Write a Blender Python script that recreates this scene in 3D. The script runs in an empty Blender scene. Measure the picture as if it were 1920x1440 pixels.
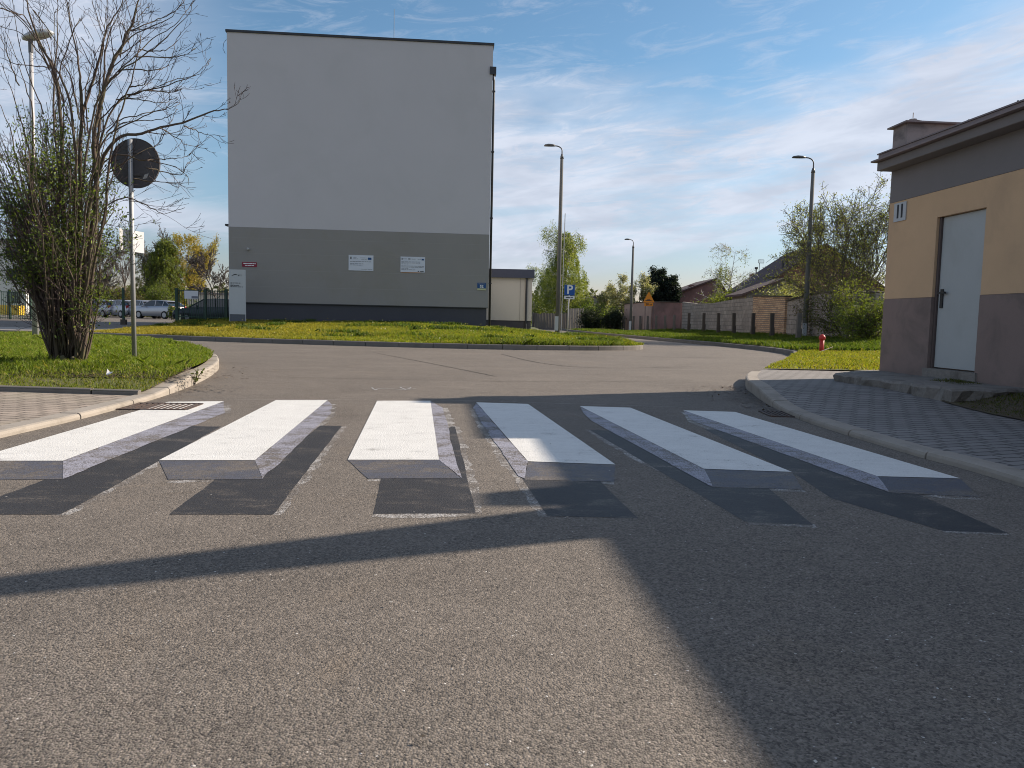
import bpy, math, random
import numpy as np
from mathutils import Vector, Matrix
R=math.radians
sc=bpy.context.scene
# ------------------------------------------------------------------ camera
F=1442.; H=.85; PITCH=math.atan(120/F); ROLL=.0215
f_=np.array([0,math.cos(PITCH),-math.sin(PITCH)]); u0=np.array([0,math.sin(PITCH),math.cos(PITCH)]); r0=np.array([1.,0,0])
r_=math.cos(ROLL)*r0+math.sin(ROLL)*u0; u_=-math.sin(ROLL)*r0+math.cos(ROLL)*u0
CAM=np.array([0,0,H])
def ray(x,y): return f_+((x-960)/F)*r_-((y-720)/F)*u_
def G(x,y,z=0.):
    d=ray(x,y); return CAM+d*((z-H)/d[2])
def P(x,y,Y):
    d=ray(x,y); return CAM+d*(Y/d[1])
cd=bpy.data.cameras.new('camera'); cam=bpy.data.objects.new('camera',cd); sc.collection.objects.link(cam)
cd.sensor_width=36; cd.lens=36*F/1920; cd.clip_end=3000; cd.clip_start=.05
cam.matrix_world=Matrix([[r_[0],u_[0],-f_[0],0],[r_[1],u_[1],-f_[1],0],[r_[2],u_[2],-f_[2],H],[0,0,0,1]])
sc.camera=cam
# ------------------------------------------------------------------ light, exposure
SUN=Vector((1,.49,0)).normalized(); ELEV=R(27.8)
SUN=Vector((SUN.x*math.cos(ELEV),SUN.y*math.cos(ELEV),math.sin(ELEV)))
ld=bpy.data.lights.new('sun','SUN'); ld.energy=4.9; ld.angle=R(.6); ld.color=(1,.86,.70)
lo=bpy.data.objects.new('sun',ld); sc.collection.objects.link(lo)
lo.rotation_mode='QUATERNION'; lo.rotation_quaternion=SUN.to_track_quat('Z','Y')
sc.view_settings.view_transform='Standard'; sc.view_settings.look='None'; sc.view_settings.exposure=.75; sc.view_settings.gamma=1; sc.cycles.filter_width=1.0
# ------------------------------------------------------------------ node helpers
class V:
    """a float socket with arithmetic"""
    def __init__(s,nt,k): s.nt=nt; s.k=k
    def op(s,o,b=None,c=None,clamp=False):
        n=s.nt.nodes.new('ShaderNodeMath'); n.operation=o; n.use_clamp=clamp
        for i,v in enumerate((s,b,c)):
            if v is None: continue
            if isinstance(v,V): s.nt.links.new(v.k,n.inputs[i])
            else: n.inputs[i].default_value=v
        return V(s.nt,n.outputs[0])
    def __add__(s,b): return s.op('ADD',b)
    def __sub__(s,b): return s.op('SUBTRACT',b)
    def __mul__(s,b): return s.op('MULTIPLY',b)
    def __truediv__(s,b): return s.op('DIVIDE',b)
    __radd__=__add__; __rmul__=__mul__
    def __rsub__(s,b): return (s*-1.)+b
    def sat(s): return s.op('ADD',0.,clamp=True)
    def ss(s,a,b):
        n=s.nt.nodes.new('ShaderNodeMapRange'); n.interpolation_type='SMOOTHSTEP'
        s.nt.links.new(s.k,n.inputs[0]); 
        if a<b: n.inputs[1].default_value=a;n.inputs[2].default_value=b
        else:
            n.inputs[1].default_value=b;n.inputs[2].default_value=a;n.inputs[3].default_value=1;n.inputs[4].default_value=0
        return V(s.nt,n.outputs[0])
def lk(nt,a,b): nt.links.new(a.k if isinstance(a,V) else a,b)
def mixc(nt,fac,a,b,mode='MIX'):
    n=nt.nodes.new('ShaderNodeMix'); n.data_type='RGBA'; n.blend_type=mode
    if isinstance(fac,(int,float)): n.inputs[0].default_value=fac
    else: lk(nt,fac,n.inputs[0])
    for i,v in ((6,a),(7,b)):
        if isinstance(v,tuple): n.inputs[i].default_value=(*v[:3],1)
        else: lk(nt,v,n.inputs[i])
    return n.outputs[2]
def noise(nt,vec,scale,detail=2,rough=.55,dist=0,out='Fac'):
    n=nt.nodes.new('ShaderNodeTexNoise'); n.inputs['Scale'].default_value=scale; n.inputs['Detail'].default_value=detail
    n.inputs['Roughness'].default_value=rough; n.inputs['Distortion'].default_value=dist
    if vec is not None: lk(nt,vec,n.inputs['Vector'])
    return V(nt,n.outputs[out])
def comb(nt,x,y,z=0.):
    n=nt.nodes.new('ShaderNodeCombineXYZ')
    for i,v in enumerate((x,y,z)):
        if isinstance(v,V): lk(nt,v,n.inputs[i])
        else: n.inputs[i].default_value=v
    return n.outputs[0]
def sep(nt,v):
    n=nt.nodes.new('ShaderNodeSeparateXYZ'); lk(nt,v,n.inputs[0]); return [V(nt,o) for o in n.outputs]
# ------------------------------------------------------------------ world: Nishita sky with a procedural cirrus layer
w=bpy.data.worlds.new('World'); sc.world=w; w.use_nodes=True; nt=w.node_tree; nt.nodes.clear()
out=nt.nodes.new('ShaderNodeOutputWorld'); bg=nt.nodes.new('ShaderNodeBackground'); bg.inputs[1].default_value=.088
sky=nt.nodes.new('ShaderNodeTexSky'); sky.sky_type='NISHITA'; sky.sun_disc=False; sky.sun_elevation=ELEV
sky.sun_rotation=math.atan2(SUN.x,SUN.y); sky.air_density=1.0; sky.dust_density=.6; sky.ozone_density=2.2; sky.altitude=200
tc=nt.nodes.new('ShaderNodeTexCoord'); dx,dy,dz=sep(nt,tc.outputs['Generated'])
az=dx.op('ARCTAN2',dy)*57.2958; el=dz.op('ARCSINE')*57.2958
slant=el-az*.10
st=noise(nt,comb(nt,az*.055,slant*.30),1.,6,.62,.6)
fine=noise(nt,comb(nt,az*.16+7.,slant*.75),1.,6,.68,.9)
bank=noise(nt,comb(nt,az*.09+3.,el*.20+4.),1.,3,.5,.3)
up=az*az*.0092-az*.20+16.2
low=az*.10+3.6
dn=(bank-.5)*7.
band=((up+dn)-el).ss(-2.4,3.2)*((el-low)+dn*.45).ss(-1.2,1.6)*az.ss(-9.,-1.)
left=az.ss(-17.,-31.)*el.ss(2.,9.)*el.ss(34.,20.)
wisp=(fine-.48).ss(.0,.22)*.55*(el.ss(3.,9.))
lowcl=az.ss(-30.,-26.)*az.ss(-14.,-19.)*(el-5.2+az*.05+(fine-.5)*2.).op('ABSOLUTE').ss(1.6,.3)*.6
cov=(band*((st.ss(.34,.64)*.50+fine.ss(.3,.7)*.26+.40).sat())*1.08 + left*(st*.9+.28) + wisp*.55 + lowcl + (el.ss(40.,70.)*.25)).sat()
cov=cov*.90
skyc=mixc(nt,1.,sky.outputs[0],(.70,.86,.88),'MULTIPLY')
skyc=mixc(nt,el.ss(11.,0.),skyc,mixc(nt,1.,skyc,(1.0,.70,.76),'MULTIPLY'))
shadevar=noise(nt,comb(nt,az*.12,slant*.5+9.),1.,4,.6,.4)
cloud=mixc(nt,shadevar.ss(.3,.7),(4.0,4.3,5.1),(5.2,5.5,6.3))
lk(nt,mixc(nt,cov,skyc,cloud),bg.inputs[0]); lk(nt,bg.outputs[0],out.inputs[0])
# ------------------------------------------------------------------ materials
M={}
def newmat(name):
    m=bpy.data.materials.new(name); m.use_nodes=True; nt=m.node_tree; b=nt.nodes['Principled BSDF']; M[name]=m
    t=nt.nodes.new('ShaderNodeTexCoord'); return m,nt,b,t.outputs['Object']
def bump(nt,b,h,strength,dist):
    n=nt.nodes.new('ShaderNodeBump'); n.inputs['Strength'].default_value=strength; n.inputs['Distance'].default_value=dist
    lk(nt,h,n.inputs['Height']); lk(nt,n.outputs[0],b.inputs['Normal'])
def mat(name,col,rough=.7,var=.12,scale=3.,fine_=40.,bmp=.0,metal=0.,spec=.4,dirt=None,dirtamt=.0,dscale=1.2):
    m,nt,b,o=newmat(name)
    n=noise(nt,o,scale,4,.6); n2=noise(nt,o,fine_,3,.6)
    k=(n-.5)*(2*var)+(n2-.5)*var*1.2+1.
    c=nt.nodes.new('ShaderNodeVectorMath'); c.operation='SCALE'; c.inputs[0].default_value=col; lk(nt,k,c.inputs['Scale'])
    cc=c.outputs[0]
    if dirt: cc=mixc(nt,noise(nt,o,dscale,5,.65,.5).ss(.45,.75)*dirtamt,cc,dirt)
    lk(nt,cc,b.inputs['Base Color']); b.inputs['Roughness'].default_value=rough; b.inputs['Metallic'].default_value=metal
    b.inputs['Specular IOR Level'].default_value=spec
    if bmp: bump(nt,b,n2,.6,bmp)
    return m
def voro(nt,o,scale):
    n=nt.nodes.new('ShaderNodeTexVoronoi'); n.inputs['Scale'].default_value=scale; lk(nt,o,n.inputs['Vector']); return n
def asphalt_nodes(nt,o):
    v=voro(nt,o,190.); rnd=sep(nt,v.outputs['Color'])[0]
    v2=voro(nt,o,98.); rnd2=sep(nt,v2.outputs['Color'])[1]
    n1=noise(nt,o,95.,3,.65); n3=noise(nt,o,.7,5,.6,.4); n4=noise(nt,o,6.,4,.6)
    px,py,pz=sep(nt,o)
    streak=noise(nt,comb(nt,px*.35,py*2.2),1.,4,.6,.3)
    k=rnd*.75+rnd2*.35+n1*.65+(n3-.5)*.44+(n4-.5)*.30+(streak-.5)*.26-.86   # ~0 mean
    base=mixc(nt,(k*.78+.5).sat(),(.031,.0275,.0245),(.250,.217,.186))
    pt=noise(nt,o,.45,6,.65,1.2); base=mixc(nt,pt.ss(.52,.72)*.35,base,mixc(nt,1.,base,(.72,.70,.68),'MULTIPLY'))
    pt2=noise(nt,o,1.7,4,.6,.8); base=mixc(nt,pt2.ss(.55,.8)*.5,base,mixc(nt,1.,base,(1.12,1.03,.90),'MULTIPLY'))
    sp=rnd.ss(.994,.997)*rnd2.ss(.55,.7)
    base=mixc(nt,sp*.8,base,(.55,.54,.52))
    hgt=V(nt,v.outputs['Distance'])*-1.2+n1*1.1+V(nt,v2.outputs['Distance'])*-.9
    return base,hgt,rnd,n1,n4,n3
def asphalt(name,tint=None):
    m,nt,b,o=newmat(name); base,hgt,rnd,n1,n4,n3=asphalt_nodes(nt,o)
    if tint: base=mixc(nt,1.,base,tint,'MULTIPLY')
    lk(nt,base,b.inputs['Base Color']); b.inputs['Roughness'].default_value=.82; b.inputs['Specular IOR Level'].default_value=.35
    bump(nt,b,hgt,.5,.004); return m
def paint(name,col,cover,edge=.10,rough=.6,gr=.5):
    m,nt,b,o=newmat(name); base,hgt,rnd,n1,n4,n3=asphalt_nodes(nt,o)
    worn=noise(nt,o,3.,5,.7,.8)
    scuff=noise(nt,comb(nt,sep(nt,o)[0]*4.,sep(nt,o)[1]*22.),1.,5,.7,.5)
    msk=(n1*.8+rnd*.35+(worn-.5)*1.2+(n4-.5)*.6+(scuff-.5)*.7)
    fac=msk.ss(cover-edge,cover+edge)
    shade=(n4-.5)*.2+(rnd-.5)*gr+(n1-.5)*gr*1.5+(worn-.5)*.2+(scuff-.5)*.22+1.
    c=nt.nodes.new('ShaderNodeVectorMath'); c.operation='SCALE'; c.inputs[0].default_value=col; lk(nt,shade,c.inputs['Scale'])
    lk(nt,mixc(nt,fac,base,c.outputs[0]),b.inputs['Base Color']); b.inputs['Roughness'].default_value=rough; b.inputs['Specular IOR Level'].default_value=.3
    bump(nt,b,hgt,.45,.003); return m
asphalt('asphalt')
paint('paint_white',(.64,.64,.625),.14,.20,gr=.16)
paint('paint_grey',(.075,.078,.098),.54,.16)
paint('paint_lilac',(.27,.27,.32),.52,.16)
paint('overspray',(.36,.35,.34),.70,.14)
paint('paint_black',(.030,.029,.031),.36,.20)
def brick(name,c1,c2,mort,bw,bh,ms,rough=.85,rot=0.,plane='xy',bmp=.004,dirt=None,dirtamt=0.,off=.5,dist=0.,squash=1.):
    m,nt,b,o=newmat(name)
    x,y,z=sep(nt,o)
    if plane=='xz': vec=comb(nt,x,z)
    elif plane=='yz': vec=comb(nt,y,z)
    elif plane=='uz': vec=comb(nt,x*.5+y*.87,z)
    else: vec=comb(nt,x*math.cos(rot)+y*math.sin(rot),y*math.cos(rot)-x*math.sin(rot))
    if dist:
        a=nt.nodes.new('ShaderNodeVectorMath'); a.operation='MULTIPLY_ADD'; nn=nt.nodes.new('ShaderNodeTexNoise'); nn.inputs['Scale'].default_value=1.5
        lk(nt,o,nn.inputs['Vector']); lk(nt,nn.outputs['Color'],a.inputs[0]); a.inputs[1].default_value=(dist,dist,0); lk(nt,vec,a.inputs[2]); vec=a.outputs[0]
    t=nt.nodes.new('ShaderNodeTexBrick'); lk(nt,vec,t.inputs['Vector'])
    t.inputs['Color1'].default_value=(*c1,1); t.inputs['Color2'].default_value=(*c2,1); t.inputs['Mortar'].default_value=(*mort,1)
    t.inputs['Scale'].default_value=1.; t.inputs['Mortar Size'].default_value=ms; t.inputs['Brick Width'].default_value=bw; t.inputs['Row Height'].default_value=bh
    t.inputs['Mortar Smooth'].default_value=.2; t.offset=off
    n=noise(nt,o,1.3,5,.6); n2=noise(nt,o,60.,3,.6)
    k=(n-.5)*.5+(n2-.5)*.5+1.
    c=nt.nodes.new('ShaderNodeVectorMath'); c.operation='SCALE'; lk(nt,t.outputs['Color'],c.inputs[0]); lk(nt,k,c.inputs['Scale']); cc=c.outputs[0]
    if dirt: cc=mixc(nt,noise(nt,o,.9,5,.7,.6).ss(.45,.72)*dirtamt,cc,dirt)
    lk(nt,cc,b.inputs['Base Color']); b.inputs['Roughness'].default_value=rough
    bump(nt,b,V(nt,t.outputs['Fac'])*-1.+n2*.35,.8,bmp); return m
brick('paver_right',(.225,.212,.205),(.185,.174,.168),(.045,.04,.037),.21,.105,.009,rot=.35,dist=.01)
brick('paver_left',(.33,.275,.23),(.255,.215,.18),(.075,.062,.05),.21,.105,.009,rot=-.22,dist=.012,dirt=(.24,.22,.15),dirtamt=.5)
brick('block_wall',(.33,.29,.26),(.25,.22,.20),(.12,.105,.095),.50,.24,.014,plane='uz',dist=.05,dirt=(.17,.14,.12),dirtamt=.7,bmp=.01)
brick('brick_wall',(.62,.42,.26),(.42,.25,.15),(.17,.14,.12),.27,.11,.016,plane='uz',dist=.06,dirt=(.12,.09,.07),dirtamt=.4,bmp=.02)
mat('concrete',(.36,.33,.29),.85,.16,2.5,70,.002,dirt=(.20,.18,.15),dirtamt=.5)
mat('kerb_concrete',(.30,.27,.235),.85,.16,2.5,80,.002,dirt=(.17,.15,.125),dirtamt=.7,dscale=3)
mat('kerb_dark',(.17,.155,.14),.9,.16,2.5,80,.002,dirt=(.10,.09,.075),dirtamt=.6)  # darker kerb tone; on the street and island kerbs it paints in shade
mat('step_concrete',(.22,.20,.18),.9,.3,5,40,.02,dirt=(.09,.08,.065),dirtamt=.8,dscale=4)
mat('soil',(.085,.065,.042),.95,.35,4,60,.01,dirt=(.07,.085,.025),dirtamt=.6)
mat('lawn_soil',(.095,.105,.030),.95,.35,4,60,.01,dirt=(.12,.085,.04),dirtamt=.6)
mat('far_ground',(.075,.09,.035),.95,.3,.2,3,.0,dirt=(.12,.10,.06),dirtamt=.5,dscale=.05)
mat('path_paving',(.30,.27,.24),.85,.12,1,30,.0)
mat('facade_upper',(.53,.51,.53),.88,.04,.6,90,.0015,dirt=(.47,.46,.47),dirtamt=.45,dscale=.35)
mat('facade_lower',(.275,.262,.252),.88,.05,.5,90,.0015,dirt=(.245,.23,.20),dirtamt=.6,dscale=.4)
mat('facade_joint',(.30,.288,.278),.9,.05,.5,90)
mat('plinth',(.068,.068,.080),.85,.12,1,120,.002)
mat('dark_metal',(.045,.047,.055),.5,.1,5,40,metal=.3)
mat('navy_sheet',(.05,.06,.10),.45,.08,3,40)
mat('annex_wall',(.52,.50,.47),.88,.06,1,80)
mat('ochre_plaster',(.60,.405,.245),.9,.10,1.6,90,.002,dirt=(.45,.31,.20),dirtamt=.55,dscale=1.1)
mat('brown_plaster',(.24,.178,.158),.9,.14,1.6,90,.003,dirt=(.10,.085,.075),dirtamt=.6,dscale=1.5)
mat('grey_plaster',(.20,.182,.18),.9,.10,1.2,90,.002,dirt=(.17,.16,.155),dirtamt=.6,dscale=.8)
mat('roof_sheet',(.22,.175,.175),.55,.12,4,40,dirt=(.15,.115,.11),dirtamt=.5)
mat('chimney_plaster',(.30,.25,.24),.9,.16,3,60,.002,dirt=(.10,.09,.09),dirtamt=.8,dscale=2.5)
mat('door_paint',(.40,.42,.42),.45,.05,2,50,dirt=(.33,.34,.33),dirtamt=.6,dscale=1.5)
mat('door_reveal',(.10,.075,.07),.8,.1,4,50)
mat('black_plastic',(.02,.02,.022),.45,.1,5,40)
mat('galv',(.33,.34,.35),.5,.12,12,60,metal=.35)
mat('galv_light',(.42,.42,.43),.5,.12,12,60,metal=.2)
mat('sign_back',(.095,.092,.10),.75,.12,6,60,dirt=(.08,.08,.085),dirtamt=.5,dscale=5)
mat('white_plate',(.72,.72,.74),.5,.05,5,40)
mat('board_white',(.60,.63,.70),.5,.04,5,40)
mat('totem_white',(.46,.48,.50),.45,.04,3,40)
mat('totem_base',(.10,.11,.13),.6,.1,3,40)
mat('red_plate',(.22,.012,.035),.45,.05,5,40)
mat('blue_plate',(.01,.08,.33),.4,.05,5,40)
mat('address_blue',(.015,.075,.22),.45,.05,5,40)
mat('pale_yellow',(.50,.50,.30),.5,.05,5,40)
mat('orange_plate',(.62,.22,.015),.5,.06,5,40)
mat('ink',(.02,.022,.03),.6,.05,5,40)
mat('grey_ink',(.20,.21,.25),.6,.05,5,40)
mat('lettering_white',(.75,.75,.75),.5,.03,5,40)
mat('pole_concrete',(.13,.13,.125),.9,.16,3,60,.002)
mat('lamp_metal',(.10,.10,.105),.5,.1,5,40)
mat('lamp_aluminium',(.45,.46,.47),.45,.08,8,40,metal=.3)
mat('lamp_glass',(.50,.48,.42),.2,.05,8,40)
mat('hydrant_red',(.50,.035,.03),.5,.15,12,60,dirt=(.30,.05,.04),dirtamt=.6,dscale=8)
mat('green_metal',(.02,.055,.035),.5,.1,5,40)
mat('grate_iron',(.06,.045,.04),.75,.3,20,80,dirt=(.12,.06,.035),dirtamt=.6,dscale=10)
mat('bark',(.088,.066,.052),.95,.32,14,90,.006,dirt=(.10,.105,.04),dirtamt=.75,dscale=5)
mat('bark_cut',(.42,.25,.12),.85,.2,14,90,.003)
mat('twig',(.05,.034,.034),.85,.2,10,60)
mat('far_bark',(.10,.085,.075),.95,.2,5,30)
mat('birch_bark',(.45,.44,.42),.8,.3,6,30)
mat('wood_fence',(.15,.13,.115),.95,.25,3,30,dirt=(.17,.15,.13),dirtamt=.5,dscale=.7)
mat('wood_pale',(.34,.29,.25),.95,.2,3,30)
mat('post_concrete',(.15,.135,.12),.95,.2,4,40)
mat('post_dark',(.075,.062,.052),.95,.2,4,40)
mat('pink_plaster',(.46,.32,.27),.92,.14,.8,20,dirt=(.32,.21,.18),dirtamt=.6,dscale=.6)
mat('red_shed',(.24,.14,.13),.92,.2,.8,20,dirt=(.08,.06,.055),dirtamt=.7,dscale=.6)
mat('tile_roof',(.085,.055,.055),.85,.2,2,20)
mat('house_brick',(.20,.10,.08),.9,.2,2,20)
mat('cream_wall',(.48,.45,.38),.9,.08,1,20)
mat('house_grey',(.22,.20,.19),.9,.15,1,20)
mat('white_wall',(.62,.60,.56),.9,.05,1,20)
mat('window_dark',(.04,.05,.06),.15,.05,1,20)
mat('car_silver',(.40,.41,.44),.3,.04,2,40,metal=.55)
mat('car_grey',(.26,.27,.30),.3,.04,2,40,metal=.5)
mat('car_dark',(.03,.04,.045),.3,.04,2,40,metal=.2)
mat('car_glass',(.02,.025,.03),.08,.02,1,10,spec=.8)
mat('tyre',(.02,.02,.02),.85,.1,5,40)
mat('rim',(.35,.36,.38),.4,.05,5,40,metal=.6)
mat('tail_red',(.30,.012,.015),.3,.05,5,40)
mat('yellow_box',(.65,.42,.03),.6,.1,3,30)
mat('paper_white',(.75,.75,.75),.8,.05,5,30)
mat('crack',(.028,.025,.023),.95,.1,5,30)
mat('seam',(.30,.28,.26),.9,.1,5,30)
def leafmat(name,trans=.35,rough=.6,dark=(1,1,1)):
    m,nt,b,o=newmat(name); a=nt.nodes.new('ShaderNodeAttribute'); a.attribute_name='col'
    lk(nt,a.outputs['Color'],b.inputs['Base Color']); b.inputs['Roughness'].default_value=rough; b.inputs['Specular IOR Level'].default_value=.25
    t=nt.nodes.new('ShaderNodeBsdfTranslucent'); c=mixc(nt,1.,a.outputs['Color'],(1.35,1.3,.5),'MULTIPLY'); lk(nt,c,t.inputs[0])
    mx=nt.nodes.new('ShaderNodeMixShader'); mx.inputs[0].default_value=trans
    lk(nt,b.outputs[0],mx.inputs[1]); lk(nt,t.outputs[0],mx.inputs[2]); lk(nt,mx.outputs[0],nt.nodes['Material Output'].inputs[0]); return m
leafmat('grass_blades',.40); leafmat('leaves',.40); leafmat('blossom',.3); leafmat('litter',.1)
# ------------------------------------------------------------------ mesh building
COL=sc.collection
def tag(o,label=None,cat=None,group=None,kind=None):
    if label:o['label']=label
    if cat:o['category']=cat
    if group:o['group']=group
    if kind:o['kind']=kind
    return o
def empty(name,loc,label,cat,group=None):
    o=bpy.data.objects.new(name,None); COL.objects.link(o); o.location=loc; o.empty_display_size=.2
    return tag(o,label,cat,group)
def link(name,me,parent=None,base=None):
    """vertices are given in world metres; base moves the origin to the thing's foot"""
    o=bpy.data.objects.new(name,me); COL.objects.link(o)
    if parent is not None:
        o.parent=parent; p=parent; off=Vector((0,0,0))
        while p is not None: off+=p.location; p=p.parent
        o.location=-off
    elif base is not None:
        me.transform(Matrix.Translation(-Vector(base))); o.location=base
    return o
class MB:
    def __init__(s): s.v=[];s.f=[];s.mi=[];s.cur=0
    def add(s,vs,fs):
        b=len(s.v); s.v+=[tuple(map(float,v)) for v in vs]; s.f+=[tuple(i+b for i in f) for f in fs]; s.mi+=[s.cur]*len(fs); return s
    def box(s,c,d,X=(1,0,0),Y=(0,1,0),Z=(0,0,1)):
        c=np.array(c,float);X,Y,Z=[np.array(a,float) for a in (X,Y,Z)]
        vs=[c+X*sx*d[0]/2+Y*sy*d[1]/2+Z*sz*d[2]/2 for sx in(-1,1) for sy in(-1,1) for sz in(-1,1)]
        return s.add(vs,[(0,1,3,2),(4,6,7,5),(0,4,5,1),(2,3,7,6),(0,2,6,4),(1,5,7,3)])
    def bb(s,a,b):
        a=np.array(a,float);b=np.array(b,float); return s.box((a+b)/2,np.abs(b-a))
    def poly(s,pts): return s.add(pts,[tuple(range(len(pts)))])
    def prism(s,pts,d):
        d=np.array(d,float); n=len(pts); pts=[np.array(p,float) for p in pts]
        return s.add(pts+[p+d for p in pts],[tuple(range(n))[::-1],tuple(range(n,2*n))]+[(i,(i+1)%n,n+(i+1)%n,n+i) for i in range(n)])
    def tube(s,pts,rad,n=6,cap=True):
        pts=[np.array(p,float) for p in pts]; m=len(pts)
        if not hasattr(rad,'__len__'): rad=[rad]*m
        vs=[];a=None
        for i in range(m):
            d=pts[min(i+1,m-1)]-pts[max(i-1,0)]; d=d/(np.linalg.norm(d)+1e-9)
            if a is None: a=np.cross(d,[0,0,1] if abs(d[2])<.9 else [1,0,0])
            a=a-d*(a@d); a/=np.linalg.norm(a)+1e-9; b=np.cross(d,a)
            vs+=[pts[i]+rad[i]*(math.cos(2*math.pi*k/n)*a+math.sin(2*math.pi*k/n)*b) for k in range(n)]
        fs=[(i*n+k,i*n+(k+1)%n,(i+1)*n+(k+1)%n,(i+1)*n+k) for i in range(m-1) for k in range(n)]
        if cap: fs+=[tuple(range(n))[::-1],tuple(range((m-1)*n,m*n))]
        return s.add(vs,fs)
    def build(s,name,mats,parent=None,base=None,smooth=False,bevel=0.,seg=2):
        me=bpy.data.meshes.new(name); me.from_pydata(s.v,[],s.f)
        if isinstance(mats,str): mats=[mats]
        for k in mats: me.materials.append(M[k])
        if len(mats)>1: me.polygons.foreach_set('material_index',s.mi)
        if smooth: me.polygons.foreach_set('use_smooth',[True]*len(me.polygons))
        me.update(); o=link(name,me,parent,base)
        if bevel:
            b=o.modifiers.new('bevel','BEVEL'); b.width=bevel; b.segments=seg; b.limit_method='ANGLE'
        return o
def fastmesh(name,verts,nper,matn,cols=None,parent=None,base=None):
    """verts: (n,nper,3) array, one face each"""
    n=len(verts); me=bpy.data.meshes.new(name); me.vertices.add(n*nper); me.vertices.foreach_set('co',verts.astype(np.float32).ravel())
    me.loops.add(n*nper); me.loops.foreach_set('vertex_index',np.arange(n*nper,dtype=np.int32))
    me.polygons.add(n); me.polygons.foreach_set('loop_start',np.arange(0,n*nper,nper,dtype=np.int32)); me.polygons.foreach_set('loop_total',np.full(n,nper,dtype=np.int32))
    if cols is not None:
        a=me.color_attributes.new('col','FLOAT_COLOR','POINT'); c=np.ones((n,nper,4),np.float32); c[:,:,:3]=cols[:,None,:]; a.data.foreach_set('color',c.ravel())
    me.materials.append(M[matn]); me.update(calc_edges=True); me.validate(); return link(name,me,parent,base)
def S(t): 
    t=np.clip(t,0,1); return t*t*(3-2*t)
def vn(x,y,s=1.,seed=0):   # cheap smooth value noise
    x=np.asarray(x,float)*s+seed*17.3; y=np.asarray(y,float)*s+seed*9.1; xi=np.floor(x);yi=np.floor(y);fx=x-xi;fy=y-yi
    h=lambda a,b:(np.sin(a*127.1+b*311.7)*43758.5453)%1.
    fx=fx*fx*(3-2*fx);fy=fy*fy*(3-2*fy)
    return (h(xi,yi)*(1-fx)+h(xi+1,yi)*fx)*(1-fy)+(h(xi,yi+1)*(1-fx)+h(xi+1,yi+1)*fx)*fy
# ------------------------------------------------------------------ terrain heights and kerb lines (metres)
def hk(y): return .045+.085*S((np.asarray(y,float)-7.2)/2.2)
KL=[(-3.30,-6),(-3.32,1),(-3.37,5.0),(-3.38,5.9),(-3.45,6.9),(-3.55,7.84),(-3.80,9.2),(-4.15,10.6),(-4.7,12.3),(-5.6,14.3),(-7.3,17.1),(-9.4,19.6),(-12.0,20.9),(-16,21.9),(-40,24.5)]
KR=[(2.75,-6),(2.78,1),(2.80,4.2),(2.70,5.2),(2.63,6.6),(2.68,7.6),(2.80,8.5),(2.97,9.4),(3.2,10.5),(3.75,12.1),(5.25,15.45),(7.0,19.6),(8.0,22.0),(8.35,24.5),(8.3,28),(7.6,34),(6.6,42),(5.6,52),(4.8,65),(4.2,90)]
KI=[(-40,29.5),(-26,27.6),(-17.5,26.3),(-13.2,25.3),(-9.2,23.6),(-6.5,22.8),(-4,22.25),(-1.5,22.0),(0,22.0),(1.2,22.3),(2.6,22.9),(3.7,23.8),(4.2,24.9),(4.45,27),(4.4,29),(4.1,34),(3.4,40),(2.6,48),(2.0,60)]
def smooth_line(pts,n=6):
    pts=[np.array(p,float) for p in pts]; out=[]
    for i in range(len(pts)-1):
        p0=pts[max(i-1,0)];p1=pts[i];p2=pts[i+1];p3=pts[min(i+2,len(pts)-1)]
        for k in range(n):
            t=k/n; out.append(.5*((2*p1)+(-p0+p2)*t+(2*p0-5*p1+4*p2-p3)*t*t+(-p0+3*p1-3*p2+p3)*t**3))
    out.append(pts[-1]); return np.array(out)
KLs,KRs,KIs=smooth_line(KL),smooth_line(KR),smooth_line(KI)
kxL=lambda y:np.interp(y,KLs[:,1],KLs[:,0]); kxR=lambda y:np.interp(y,KRs[:,1],KRs[:,0])
# island: front boundary y(x) for x<=4.45, right boundary x(y)
iF=KIs[:int(np.argmax(KIs[:,0]))+1]; iR=KIs[int(np.argmax(KIs[:,0])):]
kyI=lambda x:np.interp(x,iF[:,0],iF[:,1]); kxI=lambda y:np.where(np.asarray(y)<iR[0,1],iR[0,0],np.interp(y,iR[:,1],iR[:,0]))
def T(x,y):
    x=np.asarray(x,float);y=np.asarray(y,float)
    m=.42*S((y-kyI(np.minimum(x,4.4)))/11.5)*(1-.82*S((x+3)/5.5)); l=.22*S((y-28)/35)
    L=S((x+18)/5.); return .12+l*(1-L)+m*L
def strip(name,rows,mats,zf,parent=None,kind='structure'):
    """rows: list of arrays of (x,y); zf(x,y) height"""
    rows=[np.asarray(r,float) for r in rows]; nx=len(rows[0]); allp=np.concatenate(rows)
    z=zf(allp[:,0],allp[:,1]); v=np.column_stack([allp,z]); mb=MB()
    mb.add(v,[(j*nx+i,j*nx+i+1,(j+1)*nx+i+1,(j+1)*nx+i) for j in range(len(rows)-1) for i in range(nx-1)])
    o=mb.build(name,mats,parent,smooth=True)
    if kind:o['kind']=kind
    return o
lin=np.linspace
# ground, road
mb=MB(); mb.poly([(-900,-300,-.06),(900,-300,-.06),(900,1500,-.06),(-900,1500,-.06)]); mb.build('ground','far_ground')['kind']='structure'
mb=MB(); mb.poly([(-60,-12,0),(30,-12,0),(30,95,0),(-60,95,0)]); road=mb.build('road','asphalt'); road['kind']='structure'
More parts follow.
